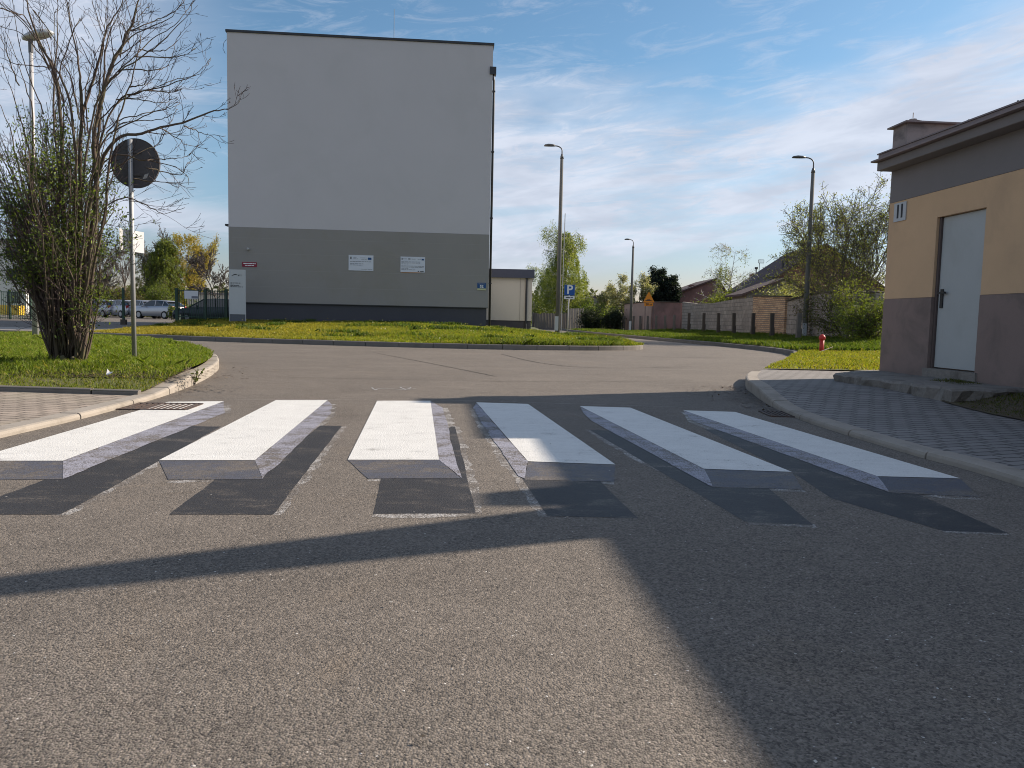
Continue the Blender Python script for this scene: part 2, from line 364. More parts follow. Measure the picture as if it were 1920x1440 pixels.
# left corner: paved footway and lawn
EDY=lambda x: 7.42-.075*(x+3.6)   # low edging between footway and lawn
ys=lin(-6,7.42,30); strip('left_pavement',[np.column_stack([lin(-40,kxL(y)-.14,24),np.minimum(np.full(24,y),99)+ (EDY(lin(-40,kxL(y)-.14,24))-7.42)*np.clip((y+6)/13.42,0,1)]) for y in ys],'paver_left',lambda x,y:hk(y)*0+hk(np.minimum(y,7.4))-.004)
ys=lin(7.42,24.4,50)
def lrow(y):
    xr=kxL(y)-.14; xs=lin(-40,xr,40); return np.column_stack([xs,y+(EDY(xs)-7.42)*np.clip((24.4-y)/17,0,1)])
zlawn=lambda x,y:hk(y)+.015+.03*S((y-7.4)/2)+.02*vn(x,y,.8)
strip('left_lawn',[lrow(y) for y in ys],'lawn_soil',zlawn)
# right block: footway, soil strip, lawn, verge
strip('right_pavement',[np.column_stack([lin(kxR(y)+.14,7.5,18),np.full(18,y)]) for y in lin(-6,12.62,50)],'paver_right',lambda x,y:hk(y))
def zsoil(x,y): return hk(y)+.006+.10*S((x-4.66)/.5)+.012*vn(x,y,5.)
strip('soil_strip',[np.column_stack([lin(np.interp(y,[-6,8.3,9.3],[4.66,4.58,4.9]),7,12),np.full(12,y)]) for y in lin(-6,9.3,40)],'soil',zsoil)
def zR(x,y): return .12+.02*vn(x,y,.7)+.10*S((x-9)/4)+.02
strip('right_lawn',[np.column_stack([lin(kxR(y)+.14,60,60),np.full(60,y)]) for y in np.concatenate([lin(12.6,26,34),lin(27,95,40)])],'lawn_soil',zR)
# island mound and paths behind it
def ixy(s,t):
    y0=kyI(-14.6+s*18.9)+.14; y=y0+t*(60-y0); xr=kxI(y)-.14; xl=-14.6+ (y-25.8)*-.06
    return xl+s*(xr-xl),y
rows=[]
for t in np.concatenate([lin(0,.4,34),lin(.44,1,12)]):
    s=lin(0,1,70); x,y=ixy(s,t); rows.append(np.column_stack([x,y]))
strip('island_lawn',rows,'lawn_soil',T)
rows=[]
for t in lin(0,1,40):
    xs=lin(-60,-14.3,30); y0=kyI(np.maximum(xs,-40))+.14; rows.append(np.column_stack([xs,y0+t*(110-y0)]))
strip('parking_lot',rows,'asphalt',lambda x,y:T(x,y)-.004)
rows=[]
for t in lin(0,1,6):
    xs=lin(-60,-14.45,30); y0=kyI(np.maximum(xs,-40))+.14; rows.append(np.column_stack([xs,y0+t*4.2]))
strip('path',rows,'path_paving',lambda x,y:T(x,y)+.004)
rows=[np.column_stack([lin(-14.5,kxI(59.5),30),np.full(30,y)]) for y in lin(59.5,140,10)]
strip('rear_ground',rows,'far_ground',lambda x,y:T(x,np.minimum(y,59.5)))
# ------------------------------------------------------------------ kerbs (blocks 1 m long with open joints)
def kerb(name,line,side,m,top,w=.15,bot=-.05,blk=1.0,rnd=.02,zoff=0.):
    line=np.asarray(line,float); seg=np.hypot(*np.diff(line,axis=0).T); cum=np.concatenate([[0],np.cumsum(seg)]); L=cum[-1]; mb=MB()
    at=lambda s:np.array([np.interp(s,cum,line[:,0]),np.interp(s,cum,line[:,1])])
    s=0.;rg=random.Random(5)
    while s<L-.2:
        e=min(s+blk,L); k=4; prof=[]
        dz=rg.uniform(-.004,.004)
        for i in range(k+1):
            q=s+.009+(e-s-.018)*i/k; p=at(q); d=at(min(q+.05,L))-at(max(q-.05,0)); d/=np.hypot(*d); n=np.array([-d[1],d[0]])*side  # n points behind the kerb
            h=float(top(p[0],p[1]))+dz+zoff
            prof.append([(*(p),bot),(*(p),h-rnd*1.3),(*(p+n*rnd*.4),h-rnd*.35),(*(p+n*rnd*1.3),h),(*(p+n*w),h),(*(p+n*w),bot)])
        vs=[v for a in prof for v in a]; fs=[(i*6+j,i*6+j+1,(i+1)*6+j+1,(i+1)*6+j) for i in range(k) for j in range(5)]
        fs+=[tuple(range(6)),tuple(range(k*6,k*6+6))[::-1]]
        mb.add(vs,fs); s=e
    o=mb.build(name,m); o['kind']='structure'; return o
kerb('left_kerb',KLs,1,'kerb_concrete',lambda x,y:hk(y)+.004,w=.16)
kerb('right_kerb',KRs[KRs[:,1]<12.2],-1,'kerb_concrete',lambda x,y:hk(y)+.004,w=.16)
kerb('street_kerb',KRs[KRs[:,1]>12.2],-1,'kerb_dark',lambda x,y:.02+.12*S((y-20)/2.),w=.16)  # dark tone puts this kerb's shade into its colour
kerb('island_kerb',KIs[(KIs[:,0]>-40)],1,'kerb_dark',lambda x,y:.14,w=.15)  # shaded look of the kerb face comes from the darker colour
ex=lin(-40,-3.62,40); kerb('lawn_edging',np.column_stack([ex,EDY(ex)]),1,'kerb_dark',lambda x,y:.045+.05,w=.06)
# ------------------------------------------------------------------ painted crossing, marks on the road
def rag(pts,a,seed):
    rg=np.random.RandomState(seed%9999); out=[]
    for i in range(len(pts)):
        p=np.array(pts[i],float);q=np.array(pts[(i+1)%len(pts)],float); n=max(2,int(np.hypot(*(q-p))/9)); j=0.
        for k in range(n):
            j=j*.6+rg.normal(0,a*.35); out.append(tuple(p+(q-p)*k/n+(np.array([j,j*.25]) if k else 0)))
    return out
def gp(pts,z): return [(*G(x,y)[:2],z) for x,y in pts]
ST=[dict(w=[(315,754),(420,753),(118,865),(-62,865)],f=[(-62,865),(118,865),(118,899),(-62,901)],s=[(420,753),(422,775),(355,801),(118,899),(118,865)],k=[(357,799),(415,800),(213,912),(113,965),(-90,965)],
  l='leftmost painted crossing stripe, white top running out of the frame beside the left kerb'),
 dict(w=[(517,751),(614,751),(478,864),(298,864)],f=[(298,864),(478,864),(492,899),(315,900)],s=[(614,751),(623,760),(620,777),(492,899),(478,864)],k=[(600,798),(641,799),(512,965),(317,965),(403,900),(490,880)],
  l='second painted crossing stripe from the left, its grey side face on the right'),
 dict(w=[(707,752),(807,752),(823,863),(652,863)],f=[(652,863),(823,863),(865,897),(690,898)],s=[(807,752),(830,765),(838,790),(850,845),(866,897),(823,863)],k=[(845,800),(853,800),(873,880),(892,963),(700,964),(716,890)],
  l='third painted crossing stripe from the left, fully sunlit, pointing straight ahead'),
 dict(w=[(893,755),(990,758),(1154,872),(990,866)],f=[(990,866),(1154,872),(1152,904),(984,900)],s=[(893,755),(887,765),(900,790),(972,893),(984,898),(990,866)],k=[(975,893),(1123,900),(1197,972),(1027,968)],
  l='fourth painted crossing stripe from the left, half in sun and half in shade'),
 dict(w=[(1087,762),(1182,765),(1485,886),(1320,880)],f=[(1320,880),(1485,886),(1505,918),(1336,914)],s=[(1087,762),(1094,775),(1110,790),(1336,914),(1320,880)],k=[(1105,806),(1150,808),(1345,905),(1440,915),(1525,985),(1400,980)],
  l='fifth painted crossing stripe from the left, wholly in the shade of the building'),
 dict(w=[(1281,770),(1378,773),(1800,898),(1645,894)],f=[(1645,894),(1800,898),(1838,933),(1668,924)],s=[(1281,770),(1300,790),(1668,924),(1645,894)],k=[(1320,805),(1350,806),(1700,918),(1890,1000),(1770,996),(1560,935),(1500,895)],
  l='rightmost painted crossing stripe, shaded, nearest the right kerb')]
STE=[]
for s in ST:
    c=G(*np.mean(s['w'],axis=0)); e=empty('crossing_stripe',(c[0],c[1],0),s['l'],'road marking','white stripes of the three dimensional pedestrian crossing')
    STE.append(e)
    for key,nm,mt,z in (('k','painted_shadow','paint_black',.001),('f','front_face','paint_grey',.002),('s','side_face','paint_lilac',.003),('w','white_top','paint_white',.004)):
        q=s[key]; q=q if key=='w' else rag(q,2.2 if key=='s' else 1.5,len(q)*7+int(q[0][0]))
        mb=MB(); mb.poly(gp(q,z)); mb.build(nm,mt,e)
def rline(name,pts,wd,m,z,seed=1,jit=.006):
    rg=np.random.RandomState(seed); w_=smooth_line([G(*p)[:2] for p in pts],8); cu_=np.concatenate([[0],np.cumsum(np.hypot(*np.diff(w_,axis=0).T))]); q_=np.linspace(0,cu_[-1],max(4,int(cu_[-1]/max(.06,wd*1.2)))) if wd>.017 else cu_; w_=np.column_stack([np.interp(q_,cu_,w_[:,0]),np.interp(q_,cu_,w_[:,1])]); w_=w_+rg.normal(0,jit,w_.shape); d=np.gradient(w_,axis=0); n=np.column_stack([-d[:,1],d[:,0]]); n/=np.linalg.norm(n,axis=1)[:,None]
    mb=MB(); k=len(w_); ww=wd*(.6+.8*rg.rand(k))[:,None]
    L=w_+n*ww/2;Rr=w_-n*ww/2
    mb.add([(*p,z) for p in L]+[(*p,z) for p in Rr],[(k+i,k+i+1,i+1,i) for i in range(k-1)]); return mb.build(name,m)
mb=rline('chalk_mark',[(697,727),(704,731),(710,729),(728,729),(745,730),(757,731),(766,729),(770,727),(760,726),(750,726),(762,730),(780,729)],.016,'galv_light',.002,3,.004)
tag(mb,'thin white chalk scribble on the asphalt beyond the third crossing stripe','road marking')
for i,(pts,wd,m_) in enumerate([([(420,749),(700,751),(900,752),(1050,757),(1280,764)],.012,'seam'),([(940,664),(1010,680),(1120,690),(1300,688)],.03,'crack'),([(700,661),(820,684),(930,706)],.02,'crack'),([(520,707),(760,712),(1000,716),(1300,714)],.015,'crack'),([(560,690),(800,688),(1100,694),(1390,692)],.012,'seam'),([(1040,640+20),(1200,668),(1400,672)],.03,'crack')]):
    rline('road_crack' if m_=='crack' else 'road_seam',pts,wd,m_,.0035,i+10)['kind']='structure'
OV=[[[(415,800),(330,845),(213,912),(113,966)],[(422,755),(424,775)]],[[(641,800),(590,868),(545,925),(514,965)],[(622,758),(621,777),(560,833),(492,900)],[(318,901),(400,901)]],[[(832,765),(846,800),(862,850),(869,897)],[(853,800),(866,845),(893,964)],[(690,899),(780,899),(866,898)],[(700,965),(800,966),(893,965)],[(838,790),(850,840),(860,870)]],
 [[(887,766),(900,792),(935,848),(972,895)],[(984,901),(1060,902),(1152,905)],[(975,896),(1027,969)]],[[(1105,806),(1200,862),(1300,905)],[(1336,916),(1410,917),(1505,919)],[(1400,981),(1440,983),(1530,986)]],[[(1283,772),(1300,792),(1480,860),(1668,926)],[(1668,927),(1760,931),(1838,934)],[(1770,997),(1890,1001)]]]
for pi,(s,pa) in enumerate(zip(STE,OV)):
    for qi,p_ in enumerate(pa):
        o=rline('overspray_edge',[tuple(np.array(p_[i])+(np.array(p_[i+1])-np.array(p_[i]))*t) for i in range(len(p_)-1) for t in (0,.25,.5,.75)]+[p_[-1]],.07,'overspray',.0003+.00015*qi,pi*9+qi,.004); o.parent=s; o.location=-s.location
def grate(c,rot,sc_,label):
    e=empty('drain_grate',(c[0],c[1],0),label,'drain grate','cast iron road drains beside the kerbs'); X=np.array([math.cos(rot),math.sin(rot),0]);Y=np.array([-X[1],X[0],0]);c=np.array([c[0],c[1],.004])
    fr=MB(); sl=MB(); Lx,Ly=.62*sc_,.42*sc_
    for sg in(-1,1): fr.box(c+Y*sg*Ly/2,(Lx,.03,.014),X,Y); fr.box(c+X*sg*Lx/2,(.03,Ly-.031,.014),X,Y)
    fr.box(c,(.03,Ly-.032,.013),X,Y)
    for i in range(13):
        q=-Lx/2+.045+i*(Lx-.09)/12
        if abs(q)>.02: sl.box(c+X*q,(.022,Ly-.034,.012),X,Y)
    pit=MB(); pit.box(c-np.array([0,0,.009]),(Lx-.032,Ly-.032,.003),X,Y)
    fr.build('frame','grate_iron',e); sl.build('slat','grate_iron',e); pit.build('pit','crack',e)
a=G(292,763); grate((a[0]-.02,a[1]),.1,1.15,'rusty drain grate by the left kerb, partly over the first white stripe')
a=G(1500,778); grate((a[0]-.02,a[1]),-.05,1.0,'drain grate in the shade by the right kerb')
# ------------------------------------------------------------------ writing
def text(name,s,size,org,X,Y,m,parent,bold=0.,align='CENTER',sx=1.):
    cu=bpy.data.curves.new(name,'FONT'); cu.body=s; cu.size=size; cu.align_x=align; cu.align_y='CENTER'; cu.extrude=.002; cu.offset=bold; cu.resolution_u=3
    t=bpy.data.objects.new('tmp',cu); COL.objects.link(t); bpy.context.view_layer.update()
    me=bpy.data.meshes.new_from_object(t.evaluated_get(bpy.context.evaluated_depsgraph_get())); bpy.data.objects.remove(t); bpy.data.curves.remove(cu)
    X=Vector(X).normalized();Y=Vector(Y).normalized();Z=X.cross(Y)
    mt=Matrix(((X.x*sx,Y.x,Z.x,org[0]),(X.y*sx,Y.y,Z.y,org[1]),(X.z*sx,Y.z,Z.z,org[2]),(0,0,0,1))); me.transform(mt)
    me.materials.clear(); me.materials.append(M[m]); me.name=name; return link(name,me,parent)
class Wall:
    def __init__(w_,O,e,n):
        w_.O=np.array(O[:2],float); e=np.array(e[:2],float); w_.e=e/np.hypot(*e); m=np.array([-w_.e[1],w_.e[0]]); w_.n=m if m@np.array(n)>0 else -m
        w_.E=np.array([*w_.e,0]); w_.N=np.array([*w_.n,0])
    def p(w_,s,z,off=0.): return np.array([*(w_.O+w_.e*s+w_.n*off),z])
    def box(w_,mb,s0,s1,z0,z1,o0,o1):
        return mb.box(w_.p((s0+s1)/2,(z0+z1)/2,(o0+o1)/2),(s1-s0,abs(o1-o0),z1-z0),w_.E,w_.N,(0,0,1))
    def right(w_): return tuple(w_.E)
def lines(W,par,m,s0,s1,z,h,off,rg,full=1.):
    s=s0; end=s0+(s1-s0)*full; mb=MB(); W.box(mb,s0,end,z-h*.16,z+h*.16,off,off+.002)
    while s<end-.02:
        l=min(rg.uniform(.05,.16),end-s); W.box(mb,s,s+l,z-h/2,z+h/2,off,off+.003); s+=l+.03
    mb.build('text_line',m,par)
def bit(W,par,m,*a,name='emblem'):
    mb=MB(); W.box(mb,*a); mb.build(name,m,par)
rg=random.Random(3)
# ------------------------------------------------------------------ school building
A=P(430,603,35);Bq=P(914,613,36); W=Wall(A,Bq-A,(0,-1)); LEN=11.75
e=empty('school_building',(A[0],A[1],.5),'tall windowless grey gable building, light grey above and dark grey below','building')
mb=MB(); W.box(mb,0,LEN,4.76,13.22,-16,0); mb.build('upper_facade','facade_upper',e)
mb=MB(); W.box(mb,0.003,LEN-.003,1.40,4.757,-16,0.012); lf=mb.build('lower_facade','facade_lower',e)
mb=MB()
for z in (2.12,2.86,3.60,4.28): W.box(mb,.003,LEN-.003,z-.008,z+.008,.0121,.015)
mb.build('joint_line','facade_joint',lf)
mb=MB(); W.box(mb,.08,LEN-.08,.0,1.395,-15.9,-.07); mb.build('plinth','plinth',e)
mb=MB(); W.box(mb,0.0,LEN-.02,1.365,1.398,-.066,.010); mb.build('drip_edge','dark_metal',e)
mb=MB(); W.box(mb,-.05,LEN+.05,13.223,13.32,-16.05,.05); mb.build('parapet_cap','dark_metal',e)
mb=MB(); q=W.p(LEN+.07,0,-.10); mb.tube([(q[0],q[1],.2),(q[0],q[1],11.7),W.p(LEN-.02,12.1,-.06)],.055,8); dp=mb.build('downpipe','dark_metal',e,smooth=True)
mb=MB(); W.box(mb,LEN-.13,LEN+.16,11.95,12.28,-.30,.06); mb.build('hopper','dark_metal',dp)
for z in (2.5,5.5,8.5,11.2): bit(W,dp,'dark_metal',LEN-.02,LEN+.14,z,z+.05,-.17,-.02,name='bracket')
mb=MB(); q=W.p(7.25,13.3,-.6); mb.tube([q,q+np.array([0,0,1.5])],.012,5); mb.build('lightning_rod','dark_metal',e)
mb=MB(); cc=W.p(.87,3.78,.0); mb.tube([cc,W.p(.87,3.78,.10)],.05,10); mb.tube([W.p(.87,3.78,.10),W.p(.87,3.76,.17)],[.06,.035],10); mb.build('wall_lamp','lamp_aluminium',e,smooth=False)
mb=MB(); W.box(mb,-.16,-.001,4.80,4.88,-.4,-.02); mb.build('side_canopy','dark_metal',e)
mb=MB(); q=W.p(-.02,12.9,-.02); mb.tube([q,q+np.array([-.12,0,-.15]),q+np.array([-.16,0,-.4]),q+np.array([-.06,0,-.6])],.01,4); mb.build('cable_loop','dark_metal',e)
# signs on it
def plate(name,label,cat,s0,s1,z0,z1,m,Wl=None,off=.014,th=.02,grp=None):
    Wl=Wl or W; p=Wl.p((s0+s1)/2,z0,off); en=empty(name,p,label,cat,grp); mb=MB(); Wl.box(mb,s0,s1,z0,z1,off,off+th); pl=mb.build('panel',m,en); return en
rb=W.right()
b1=plate('information_board','left white information board on the grey wall, with three short text lines','sign',5.33,6.45,2.95,3.65,'board_white',grp='information boards on the grey gable')
o=.0345
for a in ((5.40,6.40,3.36,.022,o,rg,.95),(5.40,6.40,3.26,.022,o,rg,.6),(5.40,6.40,3.20,.022,o,rg,.55),(5.90,6.40,3.02,.018,o,rg),(5.55,5.72,3.53,.018,o,rg),(5.55,5.75,3.48,.018,o,rg),(5.86,6.14,3.53,.016,o,rg),(5.90,6.14,3.47,.016,o,rg)): lines(W,b1,'grey_ink',*a)
mb=MB(); W.box(mb,6.20,6.36,3.45,3.55,o,o+.003); mb.build('flag_emblem','address_blue',b1)
bit(W,b1,'ink',5.41,5.46,3.46,3.57,o,o+.003)
b2=plate('information_board','right white information board on the grey wall, densely lettered','sign',7.68,8.80,2.94,3.64,'board_white',grp='information boards on the grey gable')
for z,fu in ((3.41,.82),(3.36,.82),(3.31,.3),(3.22,1.),(3.17,.97),(3.11,.3),(3.05,.6)): lines(W,b2,'grey_ink',7.72,8.76,z,.020,o,rg,fu)
for a_,b_ in ((7.80,7.97),(8.18,8.36),(8.46,8.60)): lines(W,b2,'grey_ink',a_,b_,3.54,.022,o,rg)
mb=MB(); W.box(mb,8.64,8.75,3.49,3.56,o,o+.003); mb.build('flag_emblem','address_blue',b2)
for a in ((7.73,7.77,3.50,3.58),(8.03,8.13,3.52,3.56),(8.47,8.53,2.97,3.01),(8.57,8.74,2.975,3.005)): bit(W,b2,'ink',*a,o,o+.003)
mb=MB(); W.box(mb,7.70,8.60,2.925,2.939,.016,.03); mb.build('bottom_strip','orange_plate',b2)
b3=plate('name_plate','small dark red name plate with two white lines of text near the left corner','sign',.59,1.24,2.99,3.20,'red_plate')
lines(W,b3,'lettering_white',.65,1.19,3.135,.045,o,rg); lines(W,b3,'lettering_white',.72,1.12,3.05,.035,o,rg)
b4=plate('address_plate','small blue address plate reading 52 with a pale strip below, by the downpipe','sign',11.22,11.62,2.28,2.54,'address_blue')
text('house_number','52',.17,W.p(11.42,2.37,.036),rb,(0,0,1),'lettering_white',b4,.006)
lines(W,b4,'grey_ink',11.27,11.58,2.49,.03,o,rg)
mb=MB(); W.box(mb,11.22,11.62,2.20,2.277,.014,.034); st_=mb.build('lower_strip','pale_yellow',b4)
# totem board
tq=P(430,603,33.6); tr=P(461,603.6,33.7); WT=Wall(tq,tr-tq,(0,-1)); tl=float(np.hypot(*(tr-tq)[:2])); zb=float(T(tq[0],tq[1]))
en=empty('sign_totem',(tq[0],tq[1],zb),'tall pale grey board standing at the left corner of the grey building','sign')
ztop=float(P(430,505,33.6)[2]); zl=float(P(430,589,33.6)[2])
mb=MB(); WT.box(mb,0,tl,zl,ztop,-.06,.0); mb.build('panel','totem_white',en)
mb=MB(); WT.box(mb,.03,tl-.03,zb-.3,zl-.003,-.05,-.012); mb.build('base_panel','totem_base',en)
for s in (.012,tl-.012):
    mb=MB(); WT.box(mb,s-.014,s+.014,zb-.3,zl-.002,-.055,.001); mb.build('leg','galv_light',en)
hh=ztop-zl
for k,(fz,fu) in enumerate(((.70,.75),(.675,.22),(.645,.62),(.615,.9))): lines(WT,en,'ink',.06,tl-.05,zl+hh*fz,.028,.001,rg,fu)
mb=MB(); zc=zl+hh*.875
mb.prism([WT.p(.09,zc-.05,.001),WT.p(.20,zc+.035,.001),WT.p(.30,zc+.055,.001),WT.p(.36,zc+.03,.001),WT.p(.27,zc+.015,.001),WT.p(.17,zc-.02,.001)],WT.N*.004); mb.build('emblem','ink',en)
for a in ((.38,.41,zc-.04,zc+.02),(.45,.465,zc-.04,zc+.04),(.50,.515,zc-.04,zc+.04)): bit(WT,en,'ink',*a,.001,.005)
# ------------------------------------------------------------------ annex
YA=48.; a0=P(919,615,YA); a1=P(996,622,YA); WA=Wall(a0,(1,0),(0,-1)); la=float(a1[0]-a0[0]); zA=float(T(2.,46.))-.1
e=empty('annex_building',(a0[0],YA,zA),'low beige flat roofed annex with a navy roof band behind the grey building','building')
zt=float(P(960,521,YA)[2]); zr=float(P(960,505,YA)[2]); zp=float(P(960,601,YA)[2])
mb=MB(); WA.box(mb,-2,la,zp,zt+.05,-9,0); mb.build('wall','annex_wall',e)
mb=MB(); WA.box(mb,-1.95,la-.04,zA-.3,zp-.002,-8.9,-.05); mb.build('plinth','plinth',e)
mb=MB(); WA.box(mb,-2.1,la+.12,zt,zr,-9.2,.22); mb.build('roof_band','navy_sheet',e)
mb=MB(); q=WA.p(la-.36,0,.09); mb.tube([(q[0],q[1],zA),(q[0],q[1],zt)],.06,8); mb.build('downpipe','dark_metal',e)
mb=MB(); WA.box(mb,la-.75,la-.73,zp,zt,.001,.02); mb.build('wall_joint','facade_joint',e)
# ------------------------------------------------------------------ right utility building
O=G(1653,697,.22); Bp=G(1920,730,.22); d=(Bp-O)[:2]; WR=Wall(O,d,(-1,0))
e=empty('utility_building',(O[0],O[1],.2),'small plastered building with ochre middle, brown base and grey top by the footway','building')
D0=-5.5; S1=2.86
def wallbox(z0,z1,name,m,o0=0.,holes=True):
    mb=MB()
    WR.box(mb,-.05,1.06,z0,z1,D0,o0)
    if z0<2.28:
        if z1>2.28:
            WR.box(mb,1.06,1.98,2.28,z1,D0,o0)
        WR.box(mb,1.06,1.98,z0,min(z1,2.28),D0,-.13)
    else: WR.box(mb,1.06,1.98,z0,z1,D0,o0)
    WR.box(mb,1.98,S1,z0,z1,D0,o0); return mb.build(name,m,e)
wallbox(.05,1.26,'lower_wall','brown_plaster',.006)
wallbox(1.263,2.615,'middle_wall','ochre_plaster')
wallbox(2.618,3.057,'upper_wall','grey_plaster',.004)
dr=MB(); WR.box(dr,1.11,1.975,.36,2.272,-.11,-.06); dr=dr.build('door','door_paint',e)
mb=MB(); WR.box(mb,1.064,1.105,.345,2.275,-.12,-.035); mb.build('door_frame','door_reveal',dr)
mb=MB(); WR.box(mb,1.155,1.21,1.12,1.36,-.057,-.046); WR.box(mb,1.17,1.30,1.30,1.325,-.03,-.0); WR.box(mb,1.17,1.195,1.30,1.325,-.046,-.01); mb.build('handle','black_plastic',dr)
mb=MB(); WR.box(mb,1.0,2.03,.18,.343,-.16,.03); mb.build('door_sill','step_concrete',e)
mb=MB(); WR.box(mb,-.06,S1,3.060,3.178,D0,.22); mb.build('cornice','grey_plaster',e,bevel=.01)
mb=MB(); WR.box(mb,-.09,S1+.02,3.180,3.203,D0-.1,.30); mb.build('drip_sheet','roof_sheet',e)
mb=MB()
for a_,b_,z_,h_,o_ in ((-.07,S1+.02,3.205,.083,.20),(-.085,S1+.02,3.290,.018,.215)): mb.prism([WR.p(a_,z_,o_),WR.p(b_,z_,o_-.05),WR.p(b_,z_,D0-.1),WR.p(a_,z_,D0-.1)],(0,0,h_))
mb.build('roof','roof_sheet',e)
for i in range(3):
    mb=MB(); q=WR.p(.9+i*.8,3.308,.1); mb.tube([q,q+np.array([0,0,.035])],.01,5); mb.build('roof_clip','dark_metal',e)
ch=MB(); WR.box(ch,-.04,.30,3.21,3.65,-1.0,.02); ch=ch.build('chimney','chimney_plaster',e)
mb=MB(); WR.box(mb,-.10,.37,3.652,3.672,-1.07,.08); mb.build('chimney_cap','roof_sheet',ch)
mb=MB(); q=WR.p(.12,3.672,-.16); mb.tube([q,q+np.array([0,0,.08])],[.055,.05],8); mb.tube([q+np.array([0,0,.1]),q+np.array([0,0,.17])],.006,4); mb.build('chimney_pot','chimney_plaster',ch)
mb=MB(); mb.tube([q+np.array([0,0,.08]),WR.p(.15,3.68,-.65)],.006,4); mb.build('stay_wire','dark_metal',ch)
# unseen lower bay, added and shaped to set the shadow edge on the road
mb=MB(); WR.box(mb,S1+.002,15.,.05,2.99,D0,-.03); mb.build('shadow_bay','brown_plaster',e)
mb=MB(); WR.box(mb,S1+.022,15.,2.993,3.12,D0,.10); mb.build('shadow_bay_roof','roof_sheet',e)
mb=MB(); WR.box(mb,4.50,4.76,3.122,3.48,-.5,-.08); mb.build('shadow_stack','chimney_plaster',e)  # made-up roof block, placed to cast the bump in that shadow edge
hn=plate('house_number_plate','white plate with the black number 11 beside the grey door','sign',.09,.375,2.335,2.59,'totem_white',WR,.003,.012)
# text must read left to right seen from the road
rx=tuple(WR.E)
text('number','11',.24,WR.p(.235,2.462,.0162),rx,(0,0,1),'ink',hn,.012,sx=.8)
# doorstep
def rough_slab(name,pts,z0,z1,m,label,cat,seed):
    rg=np.random.RandomState(seed); pts=smooth_line([*pts,pts[0]],1)[:-1]; den=[]
    for i in range(len(pts)):
        a=pts[i];b=pts[(i+1)%len(pts)]; n=max(2,int(np.hypot(*(b-a))/.10)); den+=[a+(b-a)*k/n for k in range(n)]
    den=np.array(den); n=len(den); c=den.mean(0)
    r1=den+rg.normal(0,.018,den.shape); r0=den+(den.mean(0)-den)*rg.uniform(0,.10,(n,1))+rg.normal(0,.022,den.shape); r2=c+(r1-c)*.965
    mb=MB(); v=[(*p,z0) for p in r0]+[(*p,z1-.025+rg.uniform(-.01,.01)) for p in r1]+[(*p,z1+rg.uniform(-.004,.004)) for p in r2]+[(*c,z1)]
    mb.add(v,[(i,(i+1)%n,n+(i+1)%n,n+i) for i in range(n)]+[(n+i,n+(i+1)%n,2*n+(i+1)%n,2*n+i) for i in range(n)]+[(2*n+i,2*n+(i+1)%n,3*n) for i in range(n)])
    o=mb.build(name,m,base=(c[0],c[1],z0)); return tag(o,label,cat)
fp=[G(1562,704,.20)[:2],G(1600,710,.20)[:2],G(1640,713,.21)[:2],G(1700,722,.21)[:2],G(1790,731,.22)[:2],G(1870,734,.22)[:2],WR.p(2.9,0,.1)[:2],WR.p(2.9,0,-.05)[:2],WR.p(-.05,0,-.05)[:2],WR.p(-.25,0,.02)[:2],G(1600,699,.20)[:2]]
rough_slab('doorstep',fp,.02,.232,'step_concrete','broken grey concrete doorstep slab in front of the metal door','step',4)
# ------------------------------------------------------------------ street lamps
def lamp(px,py,Y,top,arm,headpx,label,rb0,rt,panel=True):
    b=P(px,py,Y); X,Yy=b[0],b[1]; z0=b[2]; zt=float(P(top[0],top[1],Y)[2]); za=float(P(headpx[0],headpx[1],Y)[2]); xh=float(P(headpx[0],headpx[1],Y)[0])
    e=empty('street_lamp',(X,Yy,z0),label,'street lamp','concrete street lamps along the side street')
    mb=MB(); mb.tube([(X,Yy,z0-.2),(X,Yy,zt)],[rb0,rt],10); mb.build('pole','pole_concrete',e,smooth=True)
    L=X-xh; r=min(.35,L*.4); pts=[(X,Yy,zt-.05),(X,Yy,zt+(za-zt)*.55)]
    for k in range(1,6):
        t=k/5*math.pi/2; pts.append((X-r*(1-math.cos(t)),Yy,zt+(za-zt)*.55+(za-zt)*.45*math.sin(t)))
    pts.append((xh+L*.45,Yy,za+.01)); mb=MB(); mb.tube(pts,.03,8); ar=mb.build('arm','lamp_metal',e,smooth=True)
    mb=MB(); mb.tube([(X,Yy,zt-.12),(X,Yy,zt+.10)],[rt+.02,.05],10); mb.build('collar','lamp_metal',e,smooth=True)
    hl=L*.62; mb=MB(); c=np.array([xh+hl/2,Yy,za+.02])
    prof=[(-.5,.02,-.01),(-.42,.10,.03),(-.1,.14,.06),(.25,.12,.05),(.5,.04,.03)]
    vs=[];fs=[]
    for t,wd,hh in prof: vs+=[c+np.array([t*hl,-wd,-.01]),c+np.array([t*hl,-wd*.6,hh]),c+np.array([t*hl,wd*.6,hh]),c+np.array([t*hl,wd,-.01]),c+np.array([t*hl,wd*.6,-.05]),c+np.array([t*hl,-wd*.6,-.05])]
    n=6
    for i in range(4): fs+=[(i*n+k,i*n+(k+1)%n,(i+1)*n+(k+1)%n,(i+1)*n+k) for k in range(n)]
    fs+=[tuple(range(n))[::-1],tuple(range(4*n,5*n))]; mb.add(vs,fs); mb.build('lamp_head','lamp_metal',e,smooth=True)
    if panel:
        mb=MB(); mb.box((X-rb0*.5,Yy-rb0-.02,z0+.42),(rb0*1.5,.04,.72)); mb.build('base_panel','totem_white',e)
    return e
lamp(1045,622,39,(1051,293),0,(1020,273),'tall dark street lamp right of the grey building, next to the parking sign',.125,.08)
lamp(1508,637,36.8,(1520,319),0,(1485,295),'tall street lamp between the brick wall and the big shrub',.13,.08)
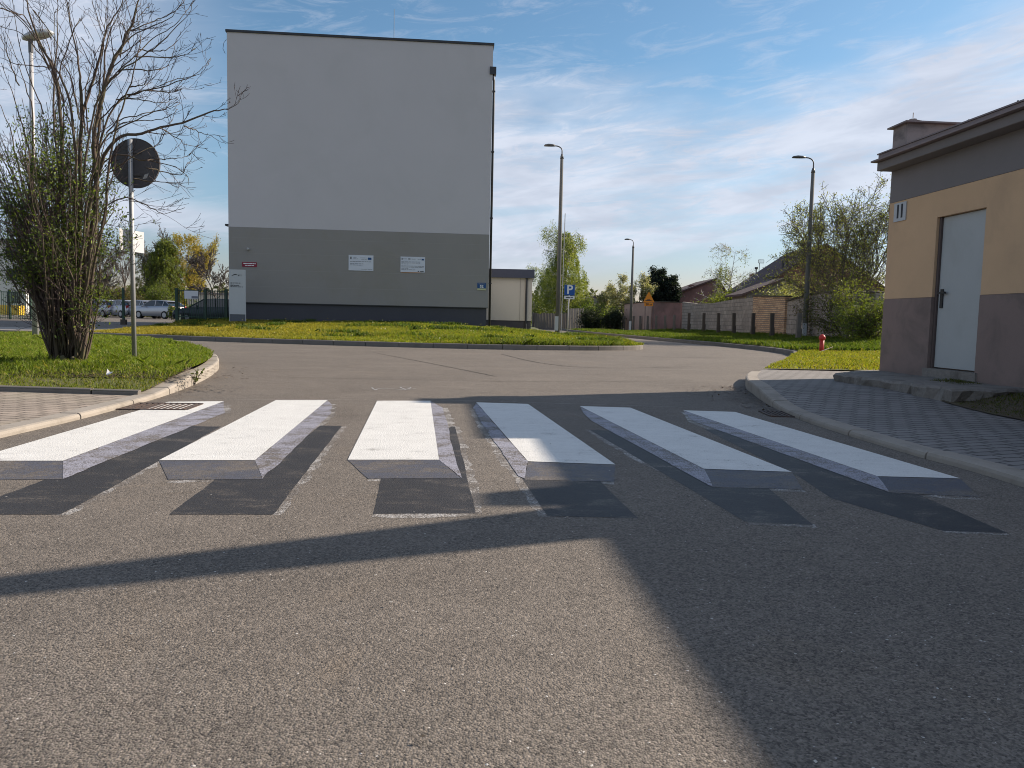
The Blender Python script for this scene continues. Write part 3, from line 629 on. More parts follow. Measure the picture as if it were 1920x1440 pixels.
lamp(1182,620,64,(1187,462),0,(1171,449),'street lamp in front of the pink plastered wall, left of the orange warning sign',.13,.08)
lamp(1060,612,98,(1061,512),0,(1053,498),'far street lamp seen through the birch just left of the parking sign',.13,.08)
lamp(990,613,95,(995,530),0,(986,523),'thin far lamp beside the right end of the beige annex',.10,.06,False)
# tall galvanised lamp on the left lawn
Yl=19.; b=P(67,638,Yl); tpt=P(58,95,Yl); e=empty('park_lamp',(b[0],b[1],.12),'tall galvanised lamp with an oval head rising behind the shrub on the left','street lamp')
mb=MB(); mb.tube([(b[0],b[1],.05),(b[0]+(tpt[0]-b[0])*.5,b[1],(tpt[2]+.1)/2),(tpt[0],b[1],tpt[2])],[.075,.065,.045],12); mb.build('pole','galv_light',e,smooth=True)
hc=P(71,67,Yl); mb=MB(); vs=[];fs=[];ns=12
for i,(t,wd,h1,h2) in enumerate([(-.36,.04,.03,-.03),(-.30,.12,.08,-.05),(-.15,.17,.12,-.07),(.05,.18,.13,-.08),(.25,.14,.10,-.07),(.36,.05,.03,-.03)]):
    for k in range(ns):
        a=2*math.pi*k/ns; sn=math.sin(a); vs.append(hc+np.array([t,wd*math.cos(a),sn*(h1 if sn>0 else -h2)+t*.22]))
for i in range(5): fs+=[(i*ns+k,i*ns+(k+1)%ns,(i+1)*ns+(k+1)%ns,(i+1)*ns+k) for k in range(ns)]
fs+=[tuple(range(ns))[::-1],tuple(range(5*ns,6*ns))]; mb.add(vs,fs); mb.build('lamp_head','lamp_aluminium',e,smooth=True)
mb=MB(); mb.tube([(tpt[0],b[1],tpt[2]-.05),(tpt[0],b[1],hc[2]-.02)],.055,10); mb.build('collar','lamp_metal',e)
# post out of frame, added and tapered to cast the long road shadow
c=(4.35,5.20); e=empty('shadow_post',(c[0],c[1],.1),'unseen thick tapering post on the right footway, added for its long shadow on the road','post')
mb=MB(); mb.tube([(c[0],c[1],0),(c[0],c[1],2.4),(c[0],c[1],3.55),(c[0],c[1],4.4)],[.30,.25,.10,.03],12); mb.build('pole','pole_concrete',e,smooth=True)
# ------------------------------------------------------------------ traffic signs
sg=G(252,679,.16); Ys=sg[1]; e=empty('traffic_sign',(sg[0],sg[1],.13),'round traffic sign seen from behind on a grey pole in the left lawn','traffic sign')
zc=float(P(252,305,Ys)[2]); xc=float(P(251,305,Ys)[0]); rad=float(P(298,305,Ys)[0]-P(206,305,Ys)[0])/2
mb=MB(); mb.tube([(sg[0],sg[1],.0),(sg[0],sg[1],zc+rad*.92)],.030,12); mb.build('pole','galv',e,smooth=True)
mb=MB(); mb.tube([(xc,Ys+.045,zc),(xc,Ys+.06,zc)],rad,40); mb.tube([(xc,Ys+.035,zc),(xc,Ys+.065,zc)],[rad,rad],40,cap=False)
sd=mb.build('sign_disc','sign_back',e)
for k in(-1,1): mb=MB(); mb.box((xc,Ys+.033,zc+k*rad*.45),(.16,.012,.035)); mb.build('clamp','sign_back',e)
q=P(270,328,Ys); X=np.array([.8,0,.6]);Z=np.array([-.5,0,.85]); mb=MB(); mb.prism([(q[0]-.04,Ys+.044,q[2]-.05),(q[0]+.02,Ys+.044,q[2]-.035),(q[0]+.045,Ys+.044,q[2]+.03),(q[0]-.01,Ys+.044,q[2]+.015)],(0,-.003,0)); mb.build('sticker','galv_light',sd)
z1=float(P(246,430,Ys)[2]); z2=float(P(246,470,Ys)[2])
mb=MB(); dd=np.array([.58,.81,0]); nn=np.array([.81,-.58,0]); c=np.array([sg[0]-.005,Ys+.045,0])
mb.prism([c-dd*.19+[0,0,z2],c+dd*.15+[0,0,z2-.02],c+dd*.15+[0,0,z1-.02],c-dd*.19+[0,0,z1]],nn*.004); mb.build('small_plate','white_plate',e)
# parking sign
Yp=38.; b=P(1063,627,Yp); zb=b[2]; e=empty('parking_sign',(b[0],b[1],zb),'blue square parking sign with a white P and a small plate below','traffic sign')
def Pz(x,y,Y): return float(P(x,y,Y)[2])
def Px(x,y,Y): return float(P(x,y,Y)[0])
mb=MB(); mb.tube([(b[0],Yp,zb-.2),(b[0]+.06,Yp,Pz(1067,534,Yp))],.028,8); mb.build('pole','galv_light',e,smooth=True)
x0,x1=Px(1058,545,Yp),Px(1077.5,545,Yp); z0,z1=Pz(1067,554,Yp),Pz(1067,534,Yp)
mb=MB(); mb.bb((x0,Yp-.045,z0),(x1,Yp-.03,z1)); mb.build('sign_panel','blue_plate',e,bevel=.03)
text('letter','P',.62*(z1-z0)/.52*.98,((x0+x1)/2+.01,Yp-.048,(z0+z1)/2+.01),(1,0,0),(0,0,1),'lettering_white',e,.012)
za,zb2=Pz(1067,561,Yp),Pz(1067,555,Yp); mb=MB(); mb.bb((x0,Yp-.045,za),(x1,Yp-.03,zb2)); lp=mb.build('lower_plate','white_plate',e)
mb=MB(); mb.bb((x0+.08,Yp-.049,(za+zb2)/2-.02),(x1-.2,Yp-.046,(za+zb2)/2+.02)); mb.bb((x1-.17,Yp-.049,(za+zb2)/2-.02),(x1-.08,Yp-.046,(za+zb2)/2+.02)); mb.build('plate_text','ink',lp)
b=P(1050,622,38.6); mb=MB(); mb.tube([(b[0]+.05,38.6,b[2]-.2),(b[0]+.10,38.6,Pz(1052,400,38.6))],.022,6); o=mb.build('steel_mast','galv_light',base=(b[0],38.6,b[2])); tag(o,'thin pale steel mast standing right against the tall lamp by the parking sign','pole')
# orange warning sign
Yo=60.; e=empty('warning_sign',(Px(1216,622,Yo),Yo,.2),'orange triangular speed hump sign with a plate below on two legs','traffic sign')
for x in (1209,1224):
    mb=MB(); mb.tube([(Px(x,622,Yo),Yo,.1),(Px(x+.6,572,Yo),Yo,Pz(1216,566,Yo))],.03,6); mb.build('leg','dark_metal',e)
x0,x1,xm=Px(1206,566,Yo),Px(1227,566,Yo),Px(1216.5,548,Yo); z0,z1=Pz(1216,567,Yo),Pz(1216,548,Yo)
mb=MB(); mb.prism([(x0,Yo-.05,z0),(x1,Yo-.05,z0),(x1-.02,Yo-.05,z0+.06),(xm+.04,Yo-.05,z1),(xm-.04,Yo-.05,z1),(x0+.02,Yo-.05,z0+.06)],(0,.02,0)); tp=mb.build('sign_panel','orange_plate',e)
hp=[(xm-.30,z0+.12),(xm+.30,z0+.12),(xm+.30,z0+.15),(xm+.17,z0+.155),(xm+.09,z0+.23),(xm-.09,z0+.23),(xm-.17,z0+.155),(xm-.30,z0+.15)]
mb=MB(); mb.prism([(x,Yo-.055,z) for x,z in hp],(0,.004,0)); mb.build('hump_symbol','ink',tp)
z2,z3=Pz(1216,574,Yo),Pz(1216,567.6,Yo); mb=MB(); mb.bb((Px(1208,570,Yo),Yo-.05,z2),(Px(1224.5,570,Yo),Yo-.03,z3)); pp=mb.build('lower_plate','orange_plate',e)
text('distance_text','20 m',.24,((x0+x1)/2,Yo-.053,(z2+z3)/2),(1,0,0),(0,0,1),'ink',pp,.006)
# ------------------------------------------------------------------ hydrant
h=G(1540,661,.14); hh=.50; e=empty('hydrant',(h[0],h[1],.14),'red standing fire hydrant in the grass by the street corner','hydrant')
mb=MB(); mb.tube([(h[0],h[1],.08),(h[0],h[1],.14+hh*.72)],[.062,.060],14); mb.build('body','hydrant_red',e,smooth=True)
mb=MB(); mb.tube([(h[0],h[1],.14+hh*z) for z in (.70,.72,.80,.88,.95,1.0)],[.060,.085,.088,.082,.06,.02],14); mb.build('cap','hydrant_red',e,smooth=True)
mb=MB(); mb.tube([(h[0]+.0,h[1]-.06,.14+hh*.80),(h[0],h[1]-.12,.14+hh*.80)],[.035,.038],10); mb.build('outlet','hydrant_red',e)
mb=MB(); mb.tube([(h[0]-.16,h[1]-.25,.16),(h[0]+.35,h[1]+.1,.30)],.012,5); o=mb.build('dead_branch','wood_pale',base=(h[0],h[1],.14)); tag(o,'dry broken branch lying in the grass at the foot of the red hydrant','branch')
# ------------------------------------------------------------------ walls and fences along the side street
def slab_wall(name,p0,p1,z0,tops,th,m,label,cat,cap=None,group=None,jag=0.):
    """upright wall from p0 to p1; tops = heights sampled along it"""
    p0=np.array(p0,float);p1=np.array(p1,float); n=max(len(tops),int(np.hypot(*(p1-p0))/.5)+2); t=np.linspace(0,1,n); hz=np.interp(t,np.linspace(0,1,len(tops)),tops)
    rg=np.random.RandomState(len(label)); hz=hz+rg.normal(0,jag,n); d=(p1-p0)/np.hypot(*(p1-p0)); nn=np.array([-d[1],d[0]])*th
    mb=MB(); v=[]
    for k in range(n):
        q=p0+(p1-p0)*t[k]; v+=[(*q,z0),(*q,hz[k]),(*(q+nn),hz[k]),(*(q+nn),z0)]
    fs=[(i*4+j,i*4+j+1,(i+1)*4+j+1,(i+1)*4+j) for i in range(n-1) for j in range(3)]+[(0,1,2,3),(n*4-1,n*4-2,n*4-3,n*4-4)]; mb.add(v,fs)
    if not cap:
        return tag(mb.build(name,m,base=(*p0,z0)),label,cat,group)
    e=empty(name,(*p0,z0),label,cat,group); mb.build('wall',m,e)
    cb=MB(); c2=[]
    for k in range(n):
        q=p0+(p1-p0)*t[k]-nn*.25; c2+=[(*q,hz[k]+.003),(*q,hz[k]+.07),(*(q+nn*1.5),hz[k]+.07),(*(q+nn*1.5),hz[k]+.003)]
    cb.add(c2,[(i*4+j,i*4+(j+1)%4,(i+1)*4+(j+1)%4,(i+1)*4+j) for i in range(n-1) for j in range(4)]+[(0,1,2,3),(n*4-1,n*4-2,n*4-3,n*4-4)]); cb.build('coping',cap,e); return e
def XY(px,X): # point on the line x=X seen at that column
    d=ray(px,610); return (X,float(d[1]*(X/d[0])))
def topz(px,py,Y): return float(P(px,py,Y)[2])
g_='old walls behind the grass verge'
yb0,yb1=XY(1412,14.1)[1],XY(1278,13.8)[1]
slab_wall('block_wall',(14.1,yb0),(13.8,yb1),.1,[topz(1410,557,yb0),topz(1380,561,yb0+3),topz(1340,568,yb0+8),topz(1310,569,yb0+13),topz(1280,566,yb1)],-.25,'block_wall','long grey concrete block wall with a sagging top behind the verge','wall',group=g_)
yr0=XY(1470,14.05)[1]
slab_wall('brick_wall',(14.05,yr0),(14.02,yb0-.05),.1,[topz(1470,557,yr0),topz(1412,556,yb0)],-.3,'brick_wall','short wall of pale rough bricks with a dark coping, left of the shrub','wall','post_dark',g_)
slab_wall('block_shed_wall',(14.25,30.5),(14.15,yr0-.06),.1,[2.2,2.35,2.4,topz(1472,565,yr0)],-.3,'block_wall','dark overgrown block wall with a crumbling top behind the tall lamp and shrub','wall','post_dark',g_,.04)
pk0=(13.75,yb1+.3); pk1=(float(P(1170,600,72)[0]),72.)
slab_wall('pink_wall',pk0,(float(P(1222,600,67)[0]),67.),.1,[topz(1276,567,62),topz(1250,566,64),topz(1222,566,67)],-.3,'red_shed','dark reddish shed wall beside the long block wall','wall','post_dark',g_)
slab_wall('plaster_wall',(float(P(1221,600,67.2)[0]),67.2),pk1,.1,[topz(1221,566,67),topz(1190,568,70),topz(1172,571,72)],-.3,'pink_plaster','smooth pink plastered wall behind the orange warning sign','wall','post_dark',g_)
# concrete fence posts
proto=None
for i,px in enumerate([1497,1448,1411,1376,1347,1319,1291,1264,1247,1230,1214,1200,1188]):
    X0=12.55; x,y=XY(px,X0) if px>1270 else (float(P(px,610,61+ (1264-px)*.12)[0]),61+(1264-px)*.12)
    z=float(zR(x,y)); top=topz(px,587,y) if px>1270 else z+1.25
    dark=i in (1,2,3,4,5,6)
    mb=MB(); rr=random.Random(i); l=rr.uniform(-.03,.03)
    mb.prism([(x-.085,y-.085,z-.2),(x+.085,y-.085,z-.2),(x+.085,y+.085,z-.2),(x-.085,y+.085,z-.2)],(l,0,top-z+.2))
    mb.prism([(x+.087,y-.05,z-.2),(x+.13,y-.05,z-.2),(x+.13,y+.05,z-.2),(x+.087,y+.05,z-.2)],(l,0,(top-z)*.6))
    o=mb.build('fence_post','post_dark' if dark else 'post_concrete',base=(x,y,z),bevel=.01)
    nm=['behind the tall lamp at the shrub','at the right edge of the brick wall','at the left edge of the brick wall','first along the long block wall counted from the brick wall','second along the long block wall counted from the brick wall','third along the long block wall counted from the brick wall','last along the long block wall beside the reddish shed','first in front of the reddish shed','middle of the reddish shed wall','far end of the reddish shed wall','just right of the orange sign','between the orange sign and the lamp','left of the lamp at the pink wall'][i]
    tag(o,('dark' if dark else 'pale')+' square concrete fence post, '+nm,'fence post','concrete posts left standing in front of the walls')
# wooden fence: boards as one fence, posts separate parts
def board_fence(name,p0,p1,z,h,label,m,pm,bw,gap,rgs):
    e=empty(name,(*p0,z),label,'fence'); p0=np.array(p0);p1=np.array(p1); L=np.hypot(*(p1-p0)); d=(p1-p0)/L; rg=random.Random(rgs); mb=MB(); s=0
    while s<L-bw:
        q=p0+d*(s+bw/2); hh=h+rg.uniform(-.07,.07)
        mb.box((q[0],q[1],z+hh/2),(bw,.03,hh),(d[0],d[1],0),(-d[1],d[0],0)); s+=bw+gap
    mb.build('boards',m,e); k=int(L/2.4)
    for i in range(k+1):
        q=p0+d*(L*i/k)+np.array([d[1],-d[0]])*.09; pb=MB(); pb.box((q[0],q[1],z+h/2),(.12,.12,h+.15),(d[0],d[1],0),(-d[1],d[0],0)); pb.build('post',pm,e)
    return e
fx=lambda px,Y:(float(P(px,612,Y)[0]),Y)
board_fence('board_fence',fx(1096,72),fx(1171,71.5),.02,1.35,'dark weathered board fence in front of the dark shrubs, left of the pink wall','wood_fence','post_concrete',.14,.05,3)
board_fence('pale_board_fence',fx(1066,73),fx(1095.5,72.2),.02,2.0,'taller pale wooden board fence between two dark fence runs','wood_pale','post_dark',.22,.04,5)
board_fence('dark_board_fence',fx(1000,76),fx(1065,73.2),.02,1.55,'dark board fence under the birch, right of the beige annex','wood_fence','post_concrete',.16,.03,6)
# ------------------------------------------------------------------ houses behind
def gable_house(name,x0,x1,y0,y1,ze,xr,zr,wall_m,roof_m,label,extra=None,over=.5):
    e=empty(name,(x0,y0,0),label,'house'); mb=MB(); mb.prism([(x0,y0,0),(x1,y0,0),(x1,y0,ze),(xr,y0,zr),(x0,y0,ze)],(0,y1-y0,0)); mb.build('wall',wall_m,e)
    rb=MB(); t=.16
    for xa in (x0,x1):
        s=-1 if xa==x0 else 1; sl=(zr-ze)/abs(xr-xa); a=(xa+s*over,ze-sl*over)
        rb.prism([(a[0],y0-.4,a[1]+.02),(xr,y0-.4,zr+.02),(xr,y0-.4,zr+.02+t),(a[0],y0-.4,a[1]+.02+t)],(0,y1-y0+.8,0))
    rf=rb.build('roof',roof_m,e); return e,rf
Yh=66.
xk=lambda px,Y:float(P(px,600,Y)[0])
e,rf=gable_house('brick_house',xk(1428,Yh),xk(1650,Yh),Yh,Yh+9,topz(1428,536,Yh),xk(1540,Yh),topz(1540,461,Yh),'house_brick','tile_roof','large house with a steep dark gable roof half hidden behind the shrub')
for px in (1478,1486):
    mb=MB(); x=xk(px,Yh); z=topz(px,512,Yh+2); mb.tube([(x,Yh+2,z-.6),(x,Yh+2,topz(px,489,Yh+2))],.11,8); mb.build('flue_pipe','dark_metal',rf)
e,rf=gable_house('low_house',xk(1398,60),xk(1500,60),60.,64.,topz(1398,551,60),xk(1470,60),topz(1470,524,60),'house_grey','tile_roof','low grey house with a shallow dark roof in front of the brick house')
e,rf=gable_house('chimney_house',xk(1412,80),xk(1480,80),80.,88.,topz(1412,541,80),xk(1446,80),topz(1446,520,80),'cream_wall','tile_roof','house behind, mostly showing its cream chimney with an antenna')
cb=MB(); cb.bb((xk(1407.5,79),79,2.5),(xk(1426,79),80,topz(1416,523,79))); ch=cb.build('chimney','cream_wall',rf)
cb=MB(); cb.bb((xk(1407,79),78.95,topz(1416,523,79)+.003),(xk(1427,79),80.05,topz(1416,512.5,79))); cb.build('chimney_top','house_brick',ch)
cb=MB(); z=topz(1416,512.5,79); x=xk(1413.5,79.4); cb.tube([(x,79.4,z),(x,79.4,z+.45)],.06,6); cb.box((x,79.4,z+.55),(.30,.1,.22)); cb.build('cowl','dark_metal',ch)
cb=MB(); x=xk(1419,79.5); zt_=topz(1420,493,79.5); cb.tube([(x,79.5,z),(x,79.5,zt_)],.03,5)
xa,xb=xk(1417,79.5),xk(1427,79.5); za=zt_; zb_=topz(1420,487,79.5)
for a,b in (((xa,za),(xb,za)),((xa,za),(xa,zb_)),((xb,za),(xb,zb_)),((xa,zb_),(xb,zb_))): cb.tube([(a[0],79.5,a[1]),(b[0],79.5,b[1])],.025,4)
for k in range(1,5): q=xa+(xb-xa)*k/5; cb.tube([(q,79.5,za),(q,79.5,zb_)],.012,4)
cb.build('antenna','dark_metal',ch)
e,rf=gable_house('red_roof_house',xk(1272,85),xk(1360,85),85.,94.,topz(1272,549,85),xk(1340,85),topz(1340,524,85),'red_shed','tile_roof','small distant house with a reddish roof between the conifer and the weeping birch')
cb=MB(); cb.bb((xk(1300,84),86,topz(1300,545,84)),(xk(1310,84),87,topz(1300,532,84))); cb.build('chimney','house_brick',rf)
e=empty('garden_shed',(xk(1117,88),88,0),'small dark shed roof showing among the blossoming trees','shed'); mb=MB(); mb.bb((xk(1118,88),88,0),(xk(1133,88),91,topz(1125,558,88))); mb.build('wall','house_grey',e)
mb=MB(); mb.bb((xk(1116,88),87.7,topz(1125,558,88)+.003),(xk(1137,88),91.3,topz(1125,554,88))); mb.build('roof','tile_roof',e)
# pale apartment block far left
e=empty('apartment_building',(-70,95,0),'pale apartment block at the left edge, half hidden by the shrub','building')
x0,x1=-82.,float(P(46,500,95)[0]); zt_=topz(20,455,95); mb=MB(); mb.bb((x0,95,0),(x1,107,zt_)); mb.build('wall','white_wall',e)
mb=MB(); mb.bb((x0-.3,94.7,zt_+.003),(x1+.3,107.3,zt_+.4)); mb.build('roof','house_grey',e)
for r in range(3):
    for c in range(6):
        mb=MB(); xx=x1-2.2-c*3.1; zz=1.6+r*2.8; mb.bb((xx,94.93,zz),(xx+1.5,94.99,zz+1.4)); mb.build('window','window_dark',e)
e=empty('garden_wall_building',(xk(345,70),70,0),'low pale yellow wall seen through the bars of the green gate','wall'); mb=MB(); mb.bb((xk(352,72),72,0),(xk(432,72),72.4,topz(380,552,72))); mb.build('wall','cream_wall',e); mb=MB(); mb.bb((xk(350,72),71.9,topz(380,552,72)+.003),(xk(434,72),72.5,topz(380,548,72))); mb.build('coping','house_grey',e)
# ------------------------------------------------------------------ green bar fences
def bar_panel(e,name,x0,x1,y,z,h,n,m='green_metal',post=None):
    mb=MB()
    for zz in (z+.12,z+h-.06): mb.bb((x0,y-.02,zz-.02),(x1,y+.02,zz+.02))
    for i in range(n):
        x=x0+(x1-x0)*(i+.5)/n; mb.bb((x-.013,y-.013,z+.05),(x+.013,y+.013,z+h))
    return mb.build(name,m,e)
Yg=38.3; zg=float(P(380,599,Yg)[2]); xs=[Px(332,600,Yg),Px(386,600,Yg),Px(425,600,Yg)]; hg=topz(380,543,Yg)-zg
e=empty('metal_gate',(xs[0],Yg,zg),'green bar gate with a white notice, standing at the left of the grey building','gate')
bar_panel(e,'gate_leaf',xs[0]+.08,xs[1]-.06,Yg,zg,hg,11); bar_panel(e,'gate_leaf',xs[1]+.06,xs[2]-.04,Yg,zg,hg,8)
for x,wd in ((xs[0],.13),(xs[1],.10),(xs[2],.10)):
    mb=MB(); mb.bb((x-wd/2,Yg-wd/2,zg-.3),(x+wd/2,Yg+wd/2,zg+hg+.05)); mb.build('post','green_metal',e)
nx0,nx1=Px(345,553,Yg-.1),Px(371,553,Yg-.1); nz0,nz1=topz(350,560,Yg),topz(350,545,Yg)
mb=MB(); mb.bb((nx0,Yg-.06,nz0),(nx1,Yg-.04,nz1)); nb=mb.build('notice','white_plate',e)
mb=MB(); mb.bb((nx0+(nx1-nx0)*.52,Yg-.065,nz0+.02),(nx1-.02,Yg-.061,nz0+.13)); mb.build('notice_picture','grey_ink',nb)
Yf=47.; zf=.2; xa,xb=Px(-60,600,Yf),Px(58,600,Yf); e=empty('bar_fence',(xb,Yf,zf),'dark green bar fence in front of the pale apartment block at the far left','fence')
bar_panel(e,'bars',xa,xb,Yf,zf,1.75,34)
for i in range(4): x=xa+(xb-xa)*i/3; mb=MB(); mb.bb((x-.05,Yf-.05,0),(x+.05,Yf+.05,zf+1.85)); mb.build('post','green_metal',e)
e=empty('barrier_post',(Px(232,601,40),40,.2),'short dark post standing in front of the parked cars','post'); mb=MB(); q=P(232,602,40); mb.bb((q[0]-.05,39.95,0),(q[0]+.05,40.05,topz(232,540,40))); mb.build('post','green_metal',e); mb=MB(); mb.bb((q[0]-.13,39.9,.1),(q[0]+.13,40.1,.45)); mb.build('foot','post_dark',e)
mb=MB(); q=P(12,590,70); mb.bb((q[0]-1.3,70,.1),(q[0]+1.1,71,topz(12,572,70))); o=mb.build('container','yellow_box',base=(q[0],70,.1),bevel=.05); tag(o,'yellow container behind the dark bar fence at the left edge','container')
q=P(341,600,44); e=empty('litter_bin',(q[0],44,.4),'small dark litter bin with a pale front seen through the left gate leaf','bin'); mb=MB(); mb.tube([(q[0],44,.3),(q[0],44,.85),(q[0],44,.95)],[.17,.2,.12],10); mb.build('body','dark_metal',e); mb=MB(); mb.bb((q[0]-.10,43.78,.42),(q[0]+.04,43.8,.75)); mb.build('front_plate','pale_yellow',e)
# ------------------------------------------------------------------ cars
def make_car(loc,rot,paint_m,label,s=1.,group=None):
    e=empty('parked_car',loc,label,'car',group); e.rotation_euler=(0,0,rot); pre=e
    def sub(mb,name,m,parent=e,bevel=0,smooth=False):
        me=bpy.data.meshes.new(name); me.from_pydata(mb.v,[],mb.f); me.materials.append(M[m])
        if smooth: me.polygons.foreach_set('use_smooth',[True]*len(me.polygons))
        me.update(); o=bpy.data.objects.new(name,me); COL.objects.link(o); o.parent=parent
        if bevel: b=o.modifiers.new('bevel','BEVEL'); b.width=bevel; b.segments=2
        return o
    # body: stations along x (rear = +x): (x, z bottom, z belt, half width)
    st_=[(-2.12,.42,.58,.62),(-2.02,.28,.76,.78),(-1.55,.22,.90,.86),(-.95,.20,.97,.88),(0,.20,1.0,.89),(1.2,.20,1.04,.88),(1.75,.24,1.06,.85),(2.0,.30,.98,.80),(2.10,.40,.72,.74)]
    mb=MB(); v=[]
    for x,zb,zt,hw in st_: v+=[(x,-hw*.92,zb),(x,-hw,zb+.18),(x,-hw,zt-.18),(x,-hw*.90,zt),(x,hw*.90,zt),(x,hw,zt-.18),(x,hw,zb+.18),(x,hw*.92,zb)]
    n=len(st_); mb.add(v,[(i*8+k,i*8+(k+1)%8,(i+1)*8+(k+1)%8,(i+1)*8+k) for i in range(n-1) for k in range(8)]+[tuple(range(8))[::-1],tuple(range(8*n-8,8*n))]); sub(mb,'body',paint_m,bevel=.02,smooth=True)
    mb=MB(); cab=[(-1.15,.97,.80),(-.35,1.42,.64),(.25,1.47,.63),(1.15,1.43,.62),(1.95,1.04,.76)]; v=[]
    for x,z,hw in cab: v+=[(x,-hw,z),(x,hw,z)]
    base=[(-1.15,.95,.80),(-.35,.98,.80),(.25,1.0,.80),(1.15,1.02,.79),(1.95,1.0,.76)]
    for x,z,hw in base: v+=[(x,-hw,z),(x,hw,z)]
    mb.add(v,[(i*2,i*2+1,i*2+3,i*2+2) for i in range(4)]+[(i*2,i*2+2,10+i*2+2,10+i*2) for i in range(4)]+[(i*2+1,10+i*2+1,10+i*2+3,i*2+3) for i in range(4)]); gl=sub(mb,'window','car_glass')
    mb=MB(); v=[]
    for x,z,hw in [(-.42,1.42,.62),(.25,1.485,.62),(1.2,1.445,.61),(1.45,1.36,.62)]: v+=[(x,-hw,z-.03),(x,-hw*.9,z+.02),(x,hw*.9,z+.02),(x,hw,z-.03)]
    mb.add(v,[(i*4+k,i*4+k+1,i*4+k+5,i*4+k+4) for i in range(3) for k in range(3)]); rf=sub(mb,'roof',paint_m,smooth=True)
    mb=MB()
    for sy in(-1,1):
        for a,b in (((-1.12,.98),(-.38,1.43)),((.28,1.0),(.25,1.47)),((1.05,1.03),(1.10,1.44)),((1.75,1.08),(1.2,1.43))): mb.tube([(a[0],sy*.805,a[1]),(b[0],sy*.645,b[1])],.035,4)
    sub(mb,'pillars',paint_m,rf)
    for x in(-1.35,1.30):
        for sy in(-1,1):
            mb=MB(); mb.tube([(x,sy*.70,.31),(x,sy*.895,.31)],.315,18); wl=sub(mb,'wheel','tyre'); mb=MB(); mb.tube([(x,sy*.897,.31),(x,sy*.905,.31)],.20,12); sub(mb,'rim','rim',wl)
    for sy in(-1,1):
        mb=MB(); mb.box((1.98,sy*.68,.90),(.14,.22,.26)); sub(mb,'tail_light','tail_red',bevel=.03); mb=MB(); mb.box((-2.0,sy*.58,.68),(.14,.26,.13)); sub(mb,'headlight','lamp_glass',bevel=.03)
        mb=MB(); mb.box((-.70,sy*.97,1.02),(.10,.18,.12)); sub(mb,'mirror',paint_m,bevel=.02)
    mb=MB(); mb.box((2.115,0,.62),(.02,.50,.11)); sub(mb,'number_plate','white_plate')
    mb=MB(); mb.box((2.06,0,.40),(.10,1.35,.16)); sub(mb,'bumper','black_plastic',bevel=.02)
    return e
def copy_tree(o,parent=None):
    c=o.copy(); COL.objects.link(c); c.parent=parent
    for ch_ in list(o.children): copy_tree(ch_,c)
    return c
gcar='silver cars parked in a row beyond the street'
cars=[(300,596,63,-.35,'silver hatchback at the right end of the parked row, tail lights to the right'),(264,596,65,-.55,'second silver car from the right in the row, just right of the sign pole'),(230,596,66,-.6,'third silver car from the right, just left of the sign pole'),(197,596,67,-.6,'fourth silver car from the right, beside the right trunks of the shrub'),(163,596,68,-.6,'leftmost silver car of the row, behind the shrub trunks')]
c0=None
for i,(px,py,Y,ro,lb) in enumerate(cars):
    q=P(px,py,Y); loc=(q[0],Y,float(T(q[0],Y)))
    if c0 is None: c0=make_car(loc,ro,'car_silver',lb,group=gcar)
    else:
        c=copy_tree(c0); c.location=loc; c.rotation_euler=(0,0,ro); c['label']=lb
q=P(398,600,46); make_car((q[0],46,float(T(q[0],46))),.25,'car_dark','dark car standing behind the right leaf of the green gate')
# ------------------------------------------------------------------ plants
def grow(rg,p,d,L,r,lev,out,anch,prm):
    n=prm['seg'][min(lev,len(prm['seg'])-1)]; pts=[p.copy()];rad=[r]; st=L/n; kids=[]
    for i in range(n):
        d=d+rg.normal(0,prm['wob'],3)+np.array([0,0,prm['trop'][min(lev,len(prm['trop'])-1)]]); d/=np.linalg.norm(d); p=p+d*st; pts.append(p.copy()); rad.append(max(r*(1-(i+1)/n*prm['taper']),prm['rmin'])); kids.append((p.copy(),d.copy(),(i+1)/n,rad[-1]))
    out.append((pts,rad,lev))
    if lev>=prm['leaflev']:
        for a,b,t,_ in kids: anch.append(a)
    if lev<prm['levels']:
        for k in range(prm['kids'][lev]):
            t=rg.uniform(prm['start'][lev],1.); i=min(int(t*n),n-1); a,b,tt,rr=kids[i]
            a=pts[i]+(pts[i+1]-pts[i])*rg.rand(); an=R(rg.uniform(*prm['ang'][min(lev,len(prm['ang'])-1)])); ax=np.cross(b,rg.normal(0,1,3)); ax/=np.linalg.norm(ax)+1e-9
            nd=b*math.cos(an)+np.cross(ax,b)*math.sin(an); grow(rg,a,nd,L*prm['ratio'][lev]*rg.uniform(.6,1.15)*(1.15-.5*t),max(rr*.6,prm['rmin']),lev+1,out,anch,prm)
def leaves(rg,anch,n,spread,size,cols,droop=0.,flat=0.):
    anch=np.array(anch); c=anch[rg.randint(0,len(anch),n)]+rg.normal(0,1,(n,3))*spread; 
    if droop: c[:,2]-=np.abs(rg.normal(0,droop,n))
    a=rg.normal(0,1,(n,3)); a[:,2]*=(1-flat); a/=np.linalg.norm(a,axis=1)[:,None]; b=np.cross(a,rg.normal(0,1,(n,3))); b/=np.linalg.norm(b,axis=1)[:,None]
    s=size*rg.uniform(.55,1.3,n)[:,None]; v=np.stack([c-a*s,c+b*s*.45,c+a*s,c-b*s*.45],1)
    cols=np.array(cols); k=cols[rg.randint(0,len(cols),n)]*rg.uniform(.7,1.25,n)[:,None]
    return v,k
